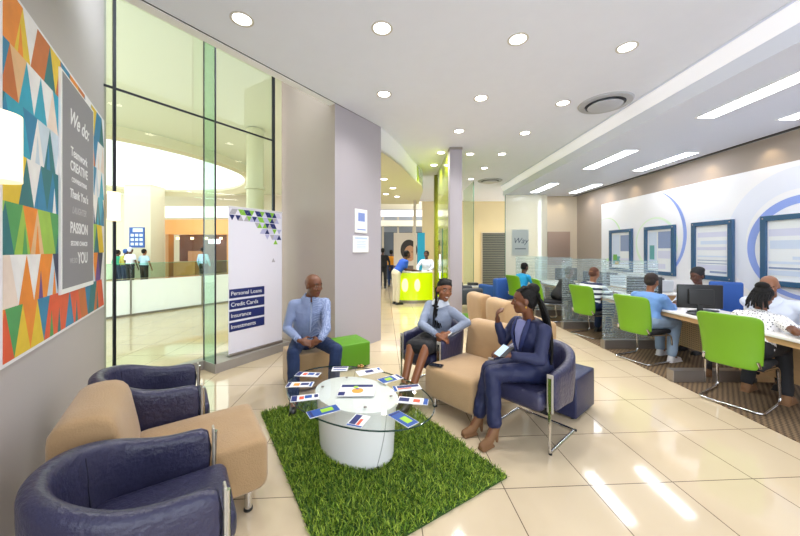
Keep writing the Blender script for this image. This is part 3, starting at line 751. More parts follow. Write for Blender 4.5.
def desk(y0, y1, label, fm=None):
    t = thing('desk', label, 'desk', (4.15, (y0+y1)/2, 0), 0, 'advisor desks')
    l = y1-y0-.03
    bm = bmesh.new(); box(bm, (0, 0, .735), (.80, l, .03), .005); obj('desk_top', bm, DESKT, t)
    bm = bmesh.new(); box(bm, (.10, 0, .44), (.03, l-.04, .56), .003); obj('front_panel', bm, fm or PERF, t, 0)
    for sy in (-1, 1):
        bm = bmesh.new(); box(bm, (.16, sy*(l/2-.02), .36), (.4, .03, .72), .003); obj('side_panel', bm, WOOD, t, 0)
    bm = bmesh.new(); box(bm, (-.37, 0, .69), (.018, l, .06), .002); obj('edge_apron', bm, WOOD, t, 0)
desk(2.58, 3.9, 'pale desk nearest the camera, where the polka dot blouse woman leans', WOOD)
desk(3.9, 5.2, 'pale desk with perforated front where the denim shirt client sits')
desk(5.2, 6.5, 'pale desk where the client in the striped jersey sits')
desk(6.5, 7.8, 'pale desk by the lime chair with the black jacketed client')
desk(7.8, 9.1, 'farthest pale desk, where the bright blue shirt client sits')
DGL = glass('striped divider glass', (.9, .96, .96), 1, .26, (.72, .80, .86), .0, 24)
for y, lab in ((3.9, 'low steel divider plinth on the carpet behind the nearest lime chair'), (5.2, 'glass desk divider with frosted stripes behind the denim shirt client'), (6.5, 'glass desk divider with frosted stripes behind the striped jersey client'), (7.8, 'glass desk divider beside the black jacketed client'), (9.1, 'farthest glass desk divider, beyond the bright blue shirt client')):
    t = thing('desk_divider', lab, 'divider', (3.72, y, .008), 0, 'desk dividers')
    bm = bmesh.new(); box(bm, (0, 0, .07), (.86, .10, .14), .004); obj('plinth', bm, STEEL, t, 0)
    if y > 4:
        bm = bmesh.new(); box(bm, (.02, 0, .78), (.9, .012, 1.28)); gl = obj('glass_pane', bm, DGL, t, 0)
        for z in (.2, 1.36):
            for x in (-.4, .4): bm = bmesh.new(); ell(bm, (x, -.012, z), (.014, .008, .014), seg=10, rg=6); obj('clamp', bm, CHROME, gl)
    else:
        bm = bmesh.new(); box(bm, (-.02, -.06, .16), (.08, .02, .32), .003); obj('bracket', bm, CHROME, t, 0)

# ---------------------------------------------------------------- lime visitor chairs
def make_visitor(label, loc, rz):
    t = thing('visitor_chair', label, 'chair', loc, rz, 'lime cantilever visitor chairs')
    n = 11; m_ = 9; outr = []
    bm = bmesh.new()
    F0 = []; 
    def pt(iu, iv, off):
        uu = -1+2*iu/(n-1); v_ = iv/(m_-1)
        hw = .225+.03*v_; edge = max(0, abs(uu)-.8)/.2
        z = .40+.55*v_; z -= .03*edge*edge*(1 if v_ > .5 else -1)*abs(2*v_-1)
        y = -.215-.10*v_+.05*(uu*uu)+.025*sin(v_*pi)
        return V((uu*hw, y+off*(1-.5*edge), z))
    A = [[bm.verts.new(pt(i, j, .0)) for i in range(n)] for j in range(m_)]
    B = [[bm.verts.new(pt(i, j, -.045)) for i in range(n)] for j in range(m_)]
    for j in range(m_-1):
        for i in range(n-1):
            bm.faces.new((A[j][i], A[j][i+1], A[j+1][i+1], A[j+1][i])); bm.faces.new((B[j][i], B[j+1][i], B[j+1][i+1], B[j][i+1]))
    for j in range(m_-1):
        bm.faces.new((A[j][0], A[j+1][0], B[j+1][0], B[j][0])); bm.faces.new((A[j][-1], B[j][-1], B[j+1][-1], A[j+1][-1]))
    for i in range(n-1):
        bm.faces.new((A[0][i], B[0][i], B[0][i+1], A[0][i+1])); bm.faces.new((A[-1][i], A[-1][i+1], B[-1][i+1], B[-1][i]))
    o = obj('backrest', bm, LIME, t, 60); md = o.modifiers.new('s', 'SUBSURF'); md.levels = 1; md.render_levels = 1
    bm = bmesh.new(); box(bm, (0, .02, .435), (.47, .46, .06), .025, 3); obj('seat', bm, BLACKF, t, 60)
    h = []
    for sx in (-1, 1):
        h.append([(sx*.20, -.235, .50), (sx*.215, -.19, .41), (sx*.235, .235, .385), (sx*.24, .27, .014), (sx*.24, -.26, .014)])
    pts = h[0]+list(reversed(h[1])); bm = bmesh.new(); tube(bm, bend(pts, .07, 6), .0125, 10); obj('chrome_frame', bm, CHROME, t, 60)
    return t
vf = V((.5, .27)).normalized(); vr = face_rz(*vf)
vc = make_visitor('lime green visitor chair nearest the camera, in front of the polka dot blouse woman', (3.58, 3.39, .008), vr)
dup(vc, (3.55, 4.68, .008), face_rz(.93, .36), 'lime green visitor chair the client in the denim shirt sits on')
dup(vc, (3.58, 6.0, .008), face_rz(.93, .36), 'lime green visitor chair the client in the striped jersey sits on')
dup(vc, (3.36, 7.25, .008), face_rz(.99, -.1), 'lime green visitor chair of the black jacketed client, seen nearly edge on')
dup(vc, (3.15, 8.35, .008), face_rz(.93, .36), 'lime green visitor chair farthest away, under the bright blue shirt client')

# staff chairs
def make_staff(label, loc, rz):
    t = thing('office_chair', label, 'chair', loc, rz, 'blue office chairs')
    bm = bmesh.new(); box(bm, (0, -.24, .80), (.40, .07, .56), .034, 4); o = obj('backrest', bm, BLUEF, t, 60)
    bm = bmesh.new(); box(bm, (0, 0, .46), (.48, .46, .08), .03, 3); obj('seat', bm, BLUEF, t, 60)
    bm = bmesh.new(); cyl(bm, (0, 0, .07), .025, .36, 14); obj('gas_stem', bm, CHROME, t)
    bm = bmesh.new(); box(bm, (0, -.23, .5), (.07, .02, .2), .005); obj('back_bracket', bm, BLACKP, t)
    for k in range(5):
        a = 2*pi*k/5; bm = bmesh.new(); capsule(bm, (0, 0, .085), (.27*cos(a), .27*sin(a), .065), .022, .016); lg = obj('star_leg', bm, BLACKP, t)
        bm = bmesh.new(); ell(bm, (.27*cos(a), .27*sin(a), .028), (.02, .02, .028), seg=10, rg=8); obj('castor', bm, BLACKP, lg)
    return t
of = make_staff('blue office chair behind the monitor, beside the woman with the black headwrap', (5.12, 4.98, .008), face_rz(-.6, -.8))
dup(of, (5.0, 3.85, .008), face_rz(-.9, -.3), 'blue office chair the man in the white shirt sits on at the right edge')

# ---------------------------------------------------------------- desk equipment
def make_monitor(label, loc, rz, w=.5):
    t = thing('monitor', label, 'monitor', loc, rz, 'desk monitors')
    bm = bmesh.new(); box(bm, (0, 0, .24), (w, .035, .31), .012, 3); h = obj('screen_housing', bm, BLACKP, t)
    bm = bmesh.new(); box(bm, (0, -.03, .24), (w*.55, .04, .2), .012, 3); obj('rear_cover', bm, mat('grey black plastic', '26282b', .5), h)
    bm = bmesh.new(); box(bm, (0, .0185, .245), (w-.03, .001, .275)); obj('screen', bm, mat('screen blue', '4a5f86', .15, emit=.5), h)
    bm = bmesh.new(); box(bm, (0, -.01, .07), (.06, .03, .14), .006); obj('neck', bm, BLACKP, t)
    bm = bmesh.new(); box(bm, (0, 0, .008), (.22, .17, .016), .006); obj('foot', bm, BLACKP, t)
    return t
mo = make_monitor('black monitor seen from behind on the denim shirt client\'s desk', (3.93, 4.2, .75), face_rz(.25, .97))
dup(mo, (4.18, 5.48, .75), face_rz(.4, .9), 'dark monitor seen through the striped divider behind the denim shirt client')
dup(mo, (4.2, 6.85, .75), face_rz(.4, .9), 'dark monitor beyond the client in the striped jersey')
dup(mo, (4.2, 8.1, .75), face_rz(.4, .9), 'dark monitor on the farthest desk')
def make_printer(label, loc):
    t = thing('printer', label, 'printer', loc, 0, 'desk printers')
    bm = bmesh.new(); box(bm, (0, 0, .12), (.38, .4, .24), .02, 3); obj('housing', bm, mat('printer grey', 'c6ccd3', .5), t)
    bm = bmesh.new(); box(bm, (-.19, 0, .08), (.02, .3, .03), .004); obj('paper_slot', bm, BLACKP, t)
    bm = bmesh.new(); box(bm, (-.05, 0, .26), (.2, .26, .05), .01); obj('top_tray', bm, mat('printer dark', '5a626e', .5), t)
    return t
pr = make_printer('grey printer standing under the second framed poster', (5.55, 6.9, .72)); dup(pr, (5.55, 8.35, .72), 0, 'grey printer standing under the farthest framed poster')
def cabinet(label, loc, w, l, h, name='low_cabinet', m=None):
    t = thing(name, label, 'cabinet', loc, 0)
    bm = bmesh.new(); box(bm, (0, 0, h/2), (w, l, h), .004); obj('carcass', bm, m or WOOD, t, 0)
    bm = bmesh.new(); box(bm, (0, 0, h+.012), (w+.03, l+.03, .024), .004); obj('top', bm, DESKT, t, 0)
    k = max(1, int(l/.5))
    for i in range(k):
        bm = bmesh.new(); box(bm, (-w/2-.008, -l/2+(i+.5)*l/k, h*.5), (.016, l/k-.01, h-.05), .003); d = obj('door', bm, DESKT, t, 0)
        bm = bmesh.new(); tube(bm, [(-w/2-.03, -l/2+(i+.9)*l/k, h*.45), (-w/2-.03, -l/2+(i+.9)*l/k, h*.6)], .006, 8); obj('handle', bm, CHROME, d)
    return t
cabinet('long low credenza along the desk wall carrying the grey printers', (5.62, 7.6, .008), .5, 2.4, .68)
# keyboard, papers, desk phone
kb = thing('keyboard', 'black keyboard on the desk behind the black monitor', 'keyboard', (4.15, 4.38, .75), .3)
bm = bmesh.new(); box(bm, (0, 0, .01), (.4, .15, .02), .004); obj('body', bm, BLACKP, kb)
bm = bmesh.new(); [box(bm, (-.17+.0285*i, -.05+.033*j, .022), (.022, .024, .006)) for i in range(13) for j in range(4)]; obj('key_field', bm, mat('key grey', '3b3e44', .5), kb, 0)
for (x, y, r, lab) in ((4.15, 3.12, .3, 'white sheet of paper on the nearest desk in front of the leaning woman'), (4.3, 3.42, -.4, 'white form before the man in the white shirt')):
    bm = bmesh.new(); box(bm, (0, 0, .001), (.21, .297, .002)); t = obj('paper_sheet', bm, PAPER, None, 0, loc=(x, y, .7505)); t.rotation_euler.z = r; tag(t, lab, 'paper', 'papers on the nearest desk')
bm = bmesh.new(); tube(bm, [(0, 0, .004), (.14, .02, .004)], .004, 8); tag(obj('pen', bm, NAVYP, loc=(4.0, 3.2, .7505)), 'dark pen lying on the nearest desk', 'pen')

# ---------------------------------------------------------------- far lounge and rear wall
dr = thing('door_1', 'x', 'x', (4.15, 14.38, 0)); del dr['label']; del dr['category']; dr['kind'] = 'structure'
bm = bmesh.new(); box(bm, (.5, 0, 1.2), (2.0, .06, 2.4)); obj('door_frame', bm, BEIGE, dr, 0)
bm = bmesh.new()
for k in range(30): box(bm, (.5, -.045, .06+.078*k), (1.9, .03, .066), .006)
obj('shutter', bm, mat('dark shutter', '565a52', .4, .3), dr, 0)
bs = struct('trim_6', (lambda b: (box(b, (5.4, 10.885, 1.66), (.76, .03, 1.13), .004), b)[1])(bmesh.new()), mat('brown panel', '9b8577', .6))
bm = bmesh.new(); box(bm, (4.185, 10.62, 1.715), (1.39, .02, 3.43)); fs = thing('frosted_screen', 'tall frosted glass screen at the far end of the desk area', 'glass screen', (0, 0, 0))
obj('pane', bm, glass('frosted screen glass', (.9, .93, .9), 1, .55, (.86, .86, .82)), fs, 0)
bm = bmesh.new(); box(bm, (3.49, 10.62, 1.715), (.014, .026, 3.43)); obj('edge', bm, GEDGE, fs, 0)
sg_ = thing('wall_sign', 'grey sign with dark script lettering behind the frosted screen', 'sign', (3.98, 10.59, 0))
bm = bmesh.new(); box(bm, (0, 0, 1.85), (.55, .012, .86)); obj('board', bm, mat('sign grey', 'aeb6b4', .5), sg_, 0)
text_mesh('lettering', 'Way', .26, mat('sign ink', '4d5663', .6), plane_mtx((0, -.0085, 1.9), (1, 0, 0), (0, 0, 1)), sg_, 'CENTER', .001, .3)
bm = bmesh.new(); box(bm, (0, -.008, 1.64), (.36, .002, .03)); obj('underline', bm, mat('sign ink', '4d5663', .6), sg_, 0)
bm = bmesh.new(); box(bm, (2.32, 10.9, 1.88), (.012, 1.6, 3.76)); t = thing('glass_partition', 'tall green edged glass partition beyond the lilac column', 'glass screen'); obj('pane', bm, glass('green partition glass', (.82, .9, .8), 1, .15, (.8, .85, .7)), t, 0)
bm = bmesh.new(); box(bm, (2.32, 10.09, 1.88), (.016, .02, 3.76)); obj('edge', bm, GEDGE, t, 0)
def make_sofa(name, label, loc, rz, m, w, group=None):
    t = thing(name, label, 'armchair', loc, rz, group)
    bm = bmesh.new(); box(bm, (0, .05, .31), (w-.2, .6, .26), .05, 3); obj('seat', bm, m, t, 60)
    bm = bmesh.new(); box(bm, (0, -.3, .5), (w, .18, .62), .06, 3); obj('backrest', bm, m, t, 60)
    for sx in (-1, 1):
        bm = bmesh.new(); box(bm, (sx*(w/2-.07), .03, .4), (.14, .62, .42), .05, 3); obj('armrest', bm, m, t, 60)
        for y in (-.28, .28): bm = bmesh.new(); cyl(bm, (sx*(w/2-.08), y, 0), .02, .19, 12); obj('leg', bm, CHROME, t)
    return t
make_sofa('armchair', 'blue fabric armchair in the far lounge in front of the dark shutter', (2.80, 9.3, 0), face_rz(-.5, .85), BLUEF, .8)
make_sofa('armchair', 'dark grey armchair against the lilac column edge in the far lounge', (1.75, 8.6, 0), face_rz(1, .2), mat('charcoal leather', '3b3f48', .5), .8)
cabinet('low cream cabinet in the far lounge between the dark and the blue armchair', (2.18, 9.6, 0), .44, .4, .52, m=mat('cream laminate', 'e6dcc0', .4))
bm = bmesh.new(); box(bm, (0, 0, .04), (.3, .2, .08), .01); tag(obj('black_box', bm, BLACKP, loc=(2.18, 9.6, .545)), 'small black box lying on the cream cabinet in the far lounge', 'box')
bm = bmesh.new(); box(bm, (0, 0, .012), (1.3, .9, .024), .006); tag(obj('rug', bm, GREEN, loc=(1.95, 7.55, 0)), 'green rug in the far lounge behind the tan chairs', 'rug')

# ---------------------------------------------------------------- reception
rc_ = thing('reception_counter', 'glossy lime yellow reception counter beside the lime wall', 'counter', (.45, 9.85, 0))
GLOW = mat('lime acrylic painted glow', 'b9d80a', .15, coat=.6, emit=.33, ecol='cfe600')  # emission added to make the counter front look brighter
bm = bmesh.new(); n = 14
fr_ = [(-.62+1.15*k/n, -.22-.10*sin(pi*k/n)) for k in range(n+1)]
poly = fr_+[(.53, .3), (-.62, .3)]
prism(bm, poly, .1, .92); obj('front', bm, GLOW, rc_, 40)
bm = bmesh.new(); prism(bm, [(x*1.03, y*1.05) for x, y in poly], .92, .955); obj('worktop', bm, DESKT, rc_, 30)
bm = bmesh.new(); prism(bm, [(x*.97, y*.9) for x, y in poly], 0, .1); obj('kick_plate', bm, STEEL, rc_, 30)
for x in (-.3, .05):
    bm = bmesh.new(); ell(bm, (x, -.312+.02*abs(x), .55), (.1, .012, .2), seg=20, rg=12); obj('front_light', bm, mat('lit yellow lens', 'f6f7a0', .2, emit=1.1, ecol='f4f58a'), rc_)
gd = thing('glass_door', 'frameless glass door with steel rail standing open beside the reception counter', 'door', (1.0, 7.6, 0))
bm = bmesh.new(); box(bm, (0, .3, 1.05), (.012, .75, 2.1)); obj('pane', bm, glass('door glass', (.86, .95, .86)), gd, 0)
bm = bmesh.new(); box(bm, (0, -.07, 1.05), (.02, .02, 2.1)); obj('door_edge', bm, GEDGE, gd, 0)
bm = bmesh.new(); tube(bm, [(-.05, -.0, .7), (-.05, -.0, 1.5)], .016, 10); obj('pull_handle', bm, CHROME, gd)
for z in (.8, 1.4): bm = bmesh.new(); tube(bm, [(-.05, 0, z), (0, 0, z)], .008, 8); obj('handle_post', bm, CHROME, gd)
bm = bmesh.new(); box(bm, (.52, 11.3, 1.68), (.09, .09, 3.35)); struct('mullion_post', bm, mat('pale mullion', 'b9ae9c', .4))
# ---------------------------------------------------------------- the mall beyond the glass
MW = mat('mall white', 'f1eee2', .5); MC = mat('mall cream', 'd2c8b2', .5); MG = mat('mall pale green', 'e2e8d6', .5)
bm = bmesh.new(); prism(bm, [(-24, 1), (-4.2, 1), (-2.9, 3.2), (-1.2, 5.9), (.2, 8.5), (1.3, 19), (-24, 19)], 4.62, 4.7); struct('ceiling_mall', bm, MG)
sk = thing('window_2', 'x', 'x', (-10.4, 11.3, 4.6)); del sk['label']; del sk['category']; sk['kind'] = 'structure'
bm = bmesh.new(); rings(bm, [oval(4.4, 4.6, .0), oval(4.4, 4.6, -.02)]); obj('skylight_pane', bm, emis('skylight', 'ffffff', 1.4), sk, 0)
bm = bmesh.new(); rings(bm, [oval(4.4, 4.6, .02), oval(4.9, 5.1, .02), oval(4.9, 5.1, -.25), oval(4.7, 4.9, -.3), oval(4.4, 4.6, -.12)], caps=False, closed=True); obj('skylight_rim', bm, mat('rim cream', 'd9d3b4', .5), sk, 30)
bm = bmesh.new(); box(bm, (-11, 17.6, 2.3), (26, .2, 4.64)); struct('wall_mall', bm, MC)
bm = bmesh.new(); box(bm, (-11.95, 15, 2.3), (1.22, .9, 4.6), .02); struct('wall_mall_pillar', bm, MC)
bm = bmesh.new(); cyl(bm, (-3.62, 8.0, 0), .2, 4.6, 28); cyl(bm, (-3.62, 8.0, 3.1), .235, .06, 28); struct('wall_round_pillar', bm, mat('pillar olive cream', 'c9c6a6', .4))
pp = thing('mall_poster', 'blue poster on the cream pillar across the mall', 'poster', (-11.94, 14.53, 2.17))
bm = bmesh.new(); box(bm, (0, 0, 0), (.68, .04, .92)); obj('board', bm, BLUEP, pp, 0)
bm = bmesh.new()
for i in range(3):
    for j in range(3): box(bm, (-.2+.2*i, -.022, -.3+.2*j), (.14, .004, .12))
box(bm, (.05, -.022, .33), (.45, .004, .16)); obj('picture', bm, PB, pp, 0)
sf = thing('shopfront', 'warm lit shop with wooden fascia and dark interior across the mall', 'shop', (-10.4, 16.6, 0))
bm = bmesh.new(); box(bm, (0, 0, 2.78), (3.3, .5, .75)); obj('fascia', bm, mat('shop wood painted glow', 'd79a5c', .4, emit=.35, ecol='d79a5c'), sf, 0)  # emission stands in for warm light on the wooden fascia
bm = bmesh.new(); box(bm, (.1, .5, 1.2), (2.9, .1, 2.4)); obj('back_wall', bm, mat('shop dark', '6a4636', .5), sf, 0)
for sx in (-1.55, 1.6): bm = bmesh.new(); box(bm, (sx, 0, 1.2), (.16, .4, 2.4)); obj('jamb', bm, mat('shop wood', 'c98f58', .4), sf, 0)
bm = bmesh.new(); box(bm, (.65, .2, 2.05), (.62, .08, .24), .05); obj('lit_sign', bm, emis('shop sign', 'f3e9ff', 3), sf, 0)
bm = bmesh.new(); box(bm, (-.7, .1, .5), (1.1, .5, 1.0)); obj('counter', bm, mat('shop wood', 'c98f58', .4), sf, 0)
bm = bmesh.new(); prism(bm, [(-.6, 0), (.2, 0), (.05, .3), (-.45, .3)], 1.0, 1.55); obj('display_case', bm, mat('tan case', 'b58560', .5), sf, 0)
bm = bmesh.new(); box(bm, (0, -.2, 3.55), (3.4, .2, .55)); obj('light_cove', bm, emis('cove glow', 'fff6ee', 1.6), sf, 0)
for k in range(4): bm = bmesh.new(); cyl(bm, (-1.2+.75*k, .1, 2.15), .07, .12, 12); obj('pendant_lamp', bm, emis('shop lamp', 'ffd9a0', 4), sf, 0)
# balustrade
ba = V((-8.35, 5.05)); bd = V((.54, .8417)); BLn = 8.2
bl = thing('balustrade', 'white and glass mall balustrade with steel handrail outside the shopfront', 'railing', (ba.x, ba.y, 0), atan2(bd.y, bd.x))
for k in range(5):
    bm = bmesh.new(); box(bm, (.82+1.64*k, 0, .45), (1.62, .02, .82)); obj('white_panel', bm, glass('white translucent panel', (.95, 1, 1), 1, .85, (.97, .98, .98)), bl, 0)
    bm = bmesh.new(); box(bm, (.82+1.64*k, .0, 1.08), (1.62, .012, .38)); p = obj('glass_panel', bm, glass('rail glass', (.78, .92, .86)), bl, 0)
    bm = bmesh.new(); box(bm, (.82+1.64*k, 0, 1.274), (1.62, .014, .008)); obj('glass_edge', bm, mat('pale glass edge', '7fc4a8', .2), p, 0)
    bm = bmesh.new(); box(bm, (.0+1.64*k, -.02, .45), (.03, .03, .86)); obj('post', bm, STEEL, bl, 0)
bm = bmesh.new(); tube(bm, [(0, -.06, .9), (BLn, -.06, .9)], .028, 12); obj('handrail', bm, mat('bronze rail', 'b5a888', .3, .6), bl)
bm = bmesh.new(); box(bm, (BLn/2, 0, .02), (BLn, .12, .04)); obj('base_channel', bm, STEEL, bl, 0)
# foyer / right hand view of the mall
bm = bmesh.new(); box(bm, (.4, 17.4, 1.9), (3.6, .1, 3.8)); struct('wall_mall_shops', bm, mat('shop grey', '9aa0aa', .5))
st = thing('shop_window', 'grey framed shop window beyond the reception', 'shop', (.2, 16.9, 0))
for i in range(4):
    bm = bmesh.new(); box(bm, (-1.1+.8*i, 0, 1.7), (.09, .12, 3.4)); obj('mullion', bm, mat('pale mullion', 'b9ae9c', .4), st, 0)
for i in range(3):
    bm = bmesh.new(); box(bm, (-.7+.8*i, .1, 1.3), (.7, .02, 2.5)); obj('pane', bm, mat('shop pane', ('59616e', 'c9ced6', '8b93a3')[i], .15), st, 0)
bm = bmesh.new(); box(bm, (0, -.02, 3.0), (3.2, .3, .3)); obj('fascia', bm, MW, st, 0)
bm = bmesh.new(); box(bm, (.2, -.3, 3.5), (3.4, .2, .3)); obj('light_strip', bm, emis('cove glow', 'fff6ee', 1.6), st, 0)
lb = thing('portrait_banner', 'poster of a smiling dark haired woman beyond the reception counter', 'poster', (.22, 13.0, 0))
bm = bmesh.new(); box(bm, (0, 0, 1.35), (.95, .05, 1.9)); obj('board', bm, mat('portrait backdrop', 'cfc3b8', .5), lb, 0)
def disc(name, c, a, b, m, y, n=28):
    bm = bmesh.new(); rings(bm, [[V((c[0]+a*cos(2*pi*j/n), yy, c[1]+b*sin(2*pi*j/n))) for j in range(n)] for yy in (y, y-.004)]); return obj(name, bm, m, lb, 0)
SK = mat('portrait skin', 'b98a6a', .5)
disc('hair_print', (.14, 1.60), .34, .42, mat('portrait hair', '2a2220', .5), -.026)
disc('face_print', (.18, 1.46), .23, .32, SK, -.031)
for sx in (-.09, .09): disc('eye_print', (.18+sx, 1.52), .035, .015, mat('portrait hair', '2a2220', .5), -.036)
disc('mouth_print', (.18, 1.31), .07, .022, mat('portrait lips', 'b0554f', .5), -.036)
bm = bmesh.new(); box(bm, (-.05, -.026, .72), (.84, .004, .5)); obj('clothes_print', bm, mat('portrait top', '6a5c58', .5), lb, 0)
cy_ = thing('cyan_banner', 'narrow cyan banner panel right of the portrait poster', 'banner', (.86, 13.0, 0))
bm = bmesh.new(); box(bm, (0, 0, 1.25), (.3, .05, 2.1)); obj('panel', bm, mat('cyan print', '1aa6d0', .5), cy_, 0)
bm = bmesh.new(); box(bm, (0, 0, .1), (.34, .3, .2)); obj('base', bm, STEEL, cy_, 0)
first = None
for i, (px, py) in enumerate(((384, 179), (393, 188), (386, 194), (397, 196.5))):
    d = (3.35-EYE)*F/(HOR-py); dup(dl0, ((px-400)/F*d, d, 3.35), 0, 'round downlight in the low foyer soffit, ' + ('nearest', 'second nearest', 'third nearest', 'farthest')[i]+' from the camera', 'downlights in the foyer soffit')
    spot('foyer_lamp', ((px-400)/F*d, d, 3.3), 40, 140)
for i, (x, y) in enumerate(((-6.5, 5.2), (-5, 7.5), (-14, 15), (-10, 16))): 
    spot('mall_lamp', (x, y, 4.5), 18, 150, (1, .98, .93), .2)
l = bpy.data.lights.new('skylight_light', 'AREA'); l.shape = 'ELLIPSE'; l.size = 8; l.size_y = 8.4; l.energy = 120
o = bpy.data.objects.new('skylight_light', l); COL.objects.link(o); o.location = (-10.4, 11.3, 4.5)
spot('lounge_lamp', (4.2, 12.5, 3.7), 90, 150, (1, .86, .6), .1); spot('lounge_lamp', (2.2, 12.6, 3.7), 90, 150, (1, .86, .6), .1)
spot('reception_lamp', (.4, 9.0, 3.3), 80, 140)
# ---------------------------------------------------------------- people
def skinmat(name, h): return mat(name, h, .42, bump=.05, bscale=150)
SKIN1 = skinmat('deep brown skin', '6b4028'); SKIN2 = skinmat('dark brown skin', '54301f'); SKIN3 = skinmat('mid brown skin', '8a5637'); SKIN4 = skinmat('light brown skin', '8a5b40')
EYEW = mat('eye white', 'b5a99c', .3); EYED = mat('eye dark', '1a100c', .2); LIP = mat('lips', '6e352c', .4); BROW = mat('brow hair', '140f0d', .8); TEETH = mat('teeth', 'f0ece4', .3)
HAIR = mat('black hair', '0c0a0a', .6, bump=.5, bscale=90); GREYH = mat('cropped hair', '4a3a30', .8, bump=.5, bscale=200)
HAIR.node_tree.nodes['Principled BSDF'].inputs['Specular IOR Level'].default_value = .25

def remesh(bm, vox, it=4, fac=.5):
    me = bpy.data.meshes.new('t'); bmesh.ops.recalc_face_normals(bm, faces=bm.faces); bm.to_mesh(me); bm.free()
    o = bpy.data.objects.new('t', me); COL.objects.link(o)
    md = o.modifiers.new('r', 'REMESH'); md.mode = 'VOXEL'; md.voxel_size = vox
    if it: sm = o.modifiers.new('s', 'SMOOTH'); sm.iterations = it; sm.factor = fac
    dg = bpy.context.evaluated_depsgraph_get(); r = bpy.data.meshes.new_from_object(o.evaluated_get(dg))
    bpy.data.objects.remove(o); bpy.data.meshes.remove(me); r.shade_smooth()
    return r
def link(name, me, m, parent=None):
    me.name = name; me.materials.clear()
    for x in (m if isinstance(m, (list, tuple)) else [m]): me.materials.append(x)
    o = bpy.data.objects.new(name, me); COL.objects.link(o)
    if parent: o.parent = parent
    return o
def wrinkle(o, s, size):
    tx = bpy.data.textures.new('folds', 'CLOUDS'); tx.noise_scale = size; tx.noise_depth = 2
    md = o.modifiers.new('folds', 'DISPLACE'); md.texture = tx; md.strength = s; md.mid_level = .5; md.texture_coords = 'LOCAL'

class Pose: pass
def basis(f, up=V((0, 0, 1))):
    f = V(f).normalized(); r = f.cross(V(up)).normalized(); u = r.cross(f); return f, r, u

def hand(bm, W, d, n, sc=1, curl=.5, thumb=1, fr=.0088):
    """palm, four unequal bent fingers, side thumb; d along the hand, n out of the back of the hand"""
    d = V(d).normalized(); n = V(n); n = (n-d*n.dot(d)).normalized(); s = d.cross(n)*thumb
    rot = M((s, d, n)).transposed()
    ell(bm, W+d*.046*sc, (.040*sc, .054*sc, .017*sc), rot, 14, 8)
    capsule(bm, W-d*.02, W+d*.03*sc, .024*sc, .026*sc, 10)
    for k, (off, ln) in enumerate(((.029, .068), (.010, .078), (-.010, .072), (-.028, .056))):
        p = W+d*.082*sc+s*off*sc; dd = d; base = W+d*.04*sc+s*off*.8*sc
        capsule(bm, base, p, fr*1.1*sc, fr*1.05*sc, 8)
        for j, q in enumerate((.45, .32, .23)):
            ang = curl*(.55+.35*j); dd = (dd*cos(ang)-n*sin(ang)); nn = (n*cos(ang)+d*sin(ang))
            p2 = p+dd*ln*q*sc; capsule(bm, p, p2, fr*sc*(1-.06*j), fr*sc*(.94-.06*j), 8); p = p2
            d_, n = dd, n
    b = W+d*.018*sc+s*.026*sc; t1 = b+(d*.55+s*.75-n*.25).normalized()*.042*sc; t2 = t1+(d*.85+s*.2-n*.45).normalized()*.032*sc
    capsule(bm, b, t1, .0125*sc, .0105*sc, 8); capsule(bm, t1, t2, .0105*sc, .0085*sc, 8)

def head_shape(bm, c, f, r, u, sc=1, female=False):
    rot = M((r, f, u)).transposed()
    P = lambda a, b, d: c+(r*a+f*b+u*d)*sc
    E = lambda a, b, d, x, y, z, **k: ell(bm, P(a, b, d), (x*sc, y*sc, z*sc), rot, 24, 16)
    E(0, -.014, .032, .079, .101, .086); E(0, .018, -.028, .062, .072, .085); E(0, .012, .03, .070, .078, .07)
    E(0, .052, -.088, .030, .034, .026); E(0, .01, -.07, .052, .06, .045)
    capsule(bm, P(0, .086, .012), P(0, .104, -.022), .009*sc, .014*sc); E(.013, .092, -.026, .010, .012, .009); E(-.013, .092, -.026, .010, .012, .009)
    E(0, .080, -.054, .026, .015, .0085); E(0, .078, -.066, .023, .015, .009)
    capsule(bm, P(-.036, .07, .028), P(.036, .07, .028), .013*sc, .013*sc)
    for s in (-1, 1):
        E(.040*s, .052, -.022, .026, .028, .026); E(.078*s, -.008, -.004, .010, .020, .032); E(.031*s, .068, .008, .017, .018, .013)

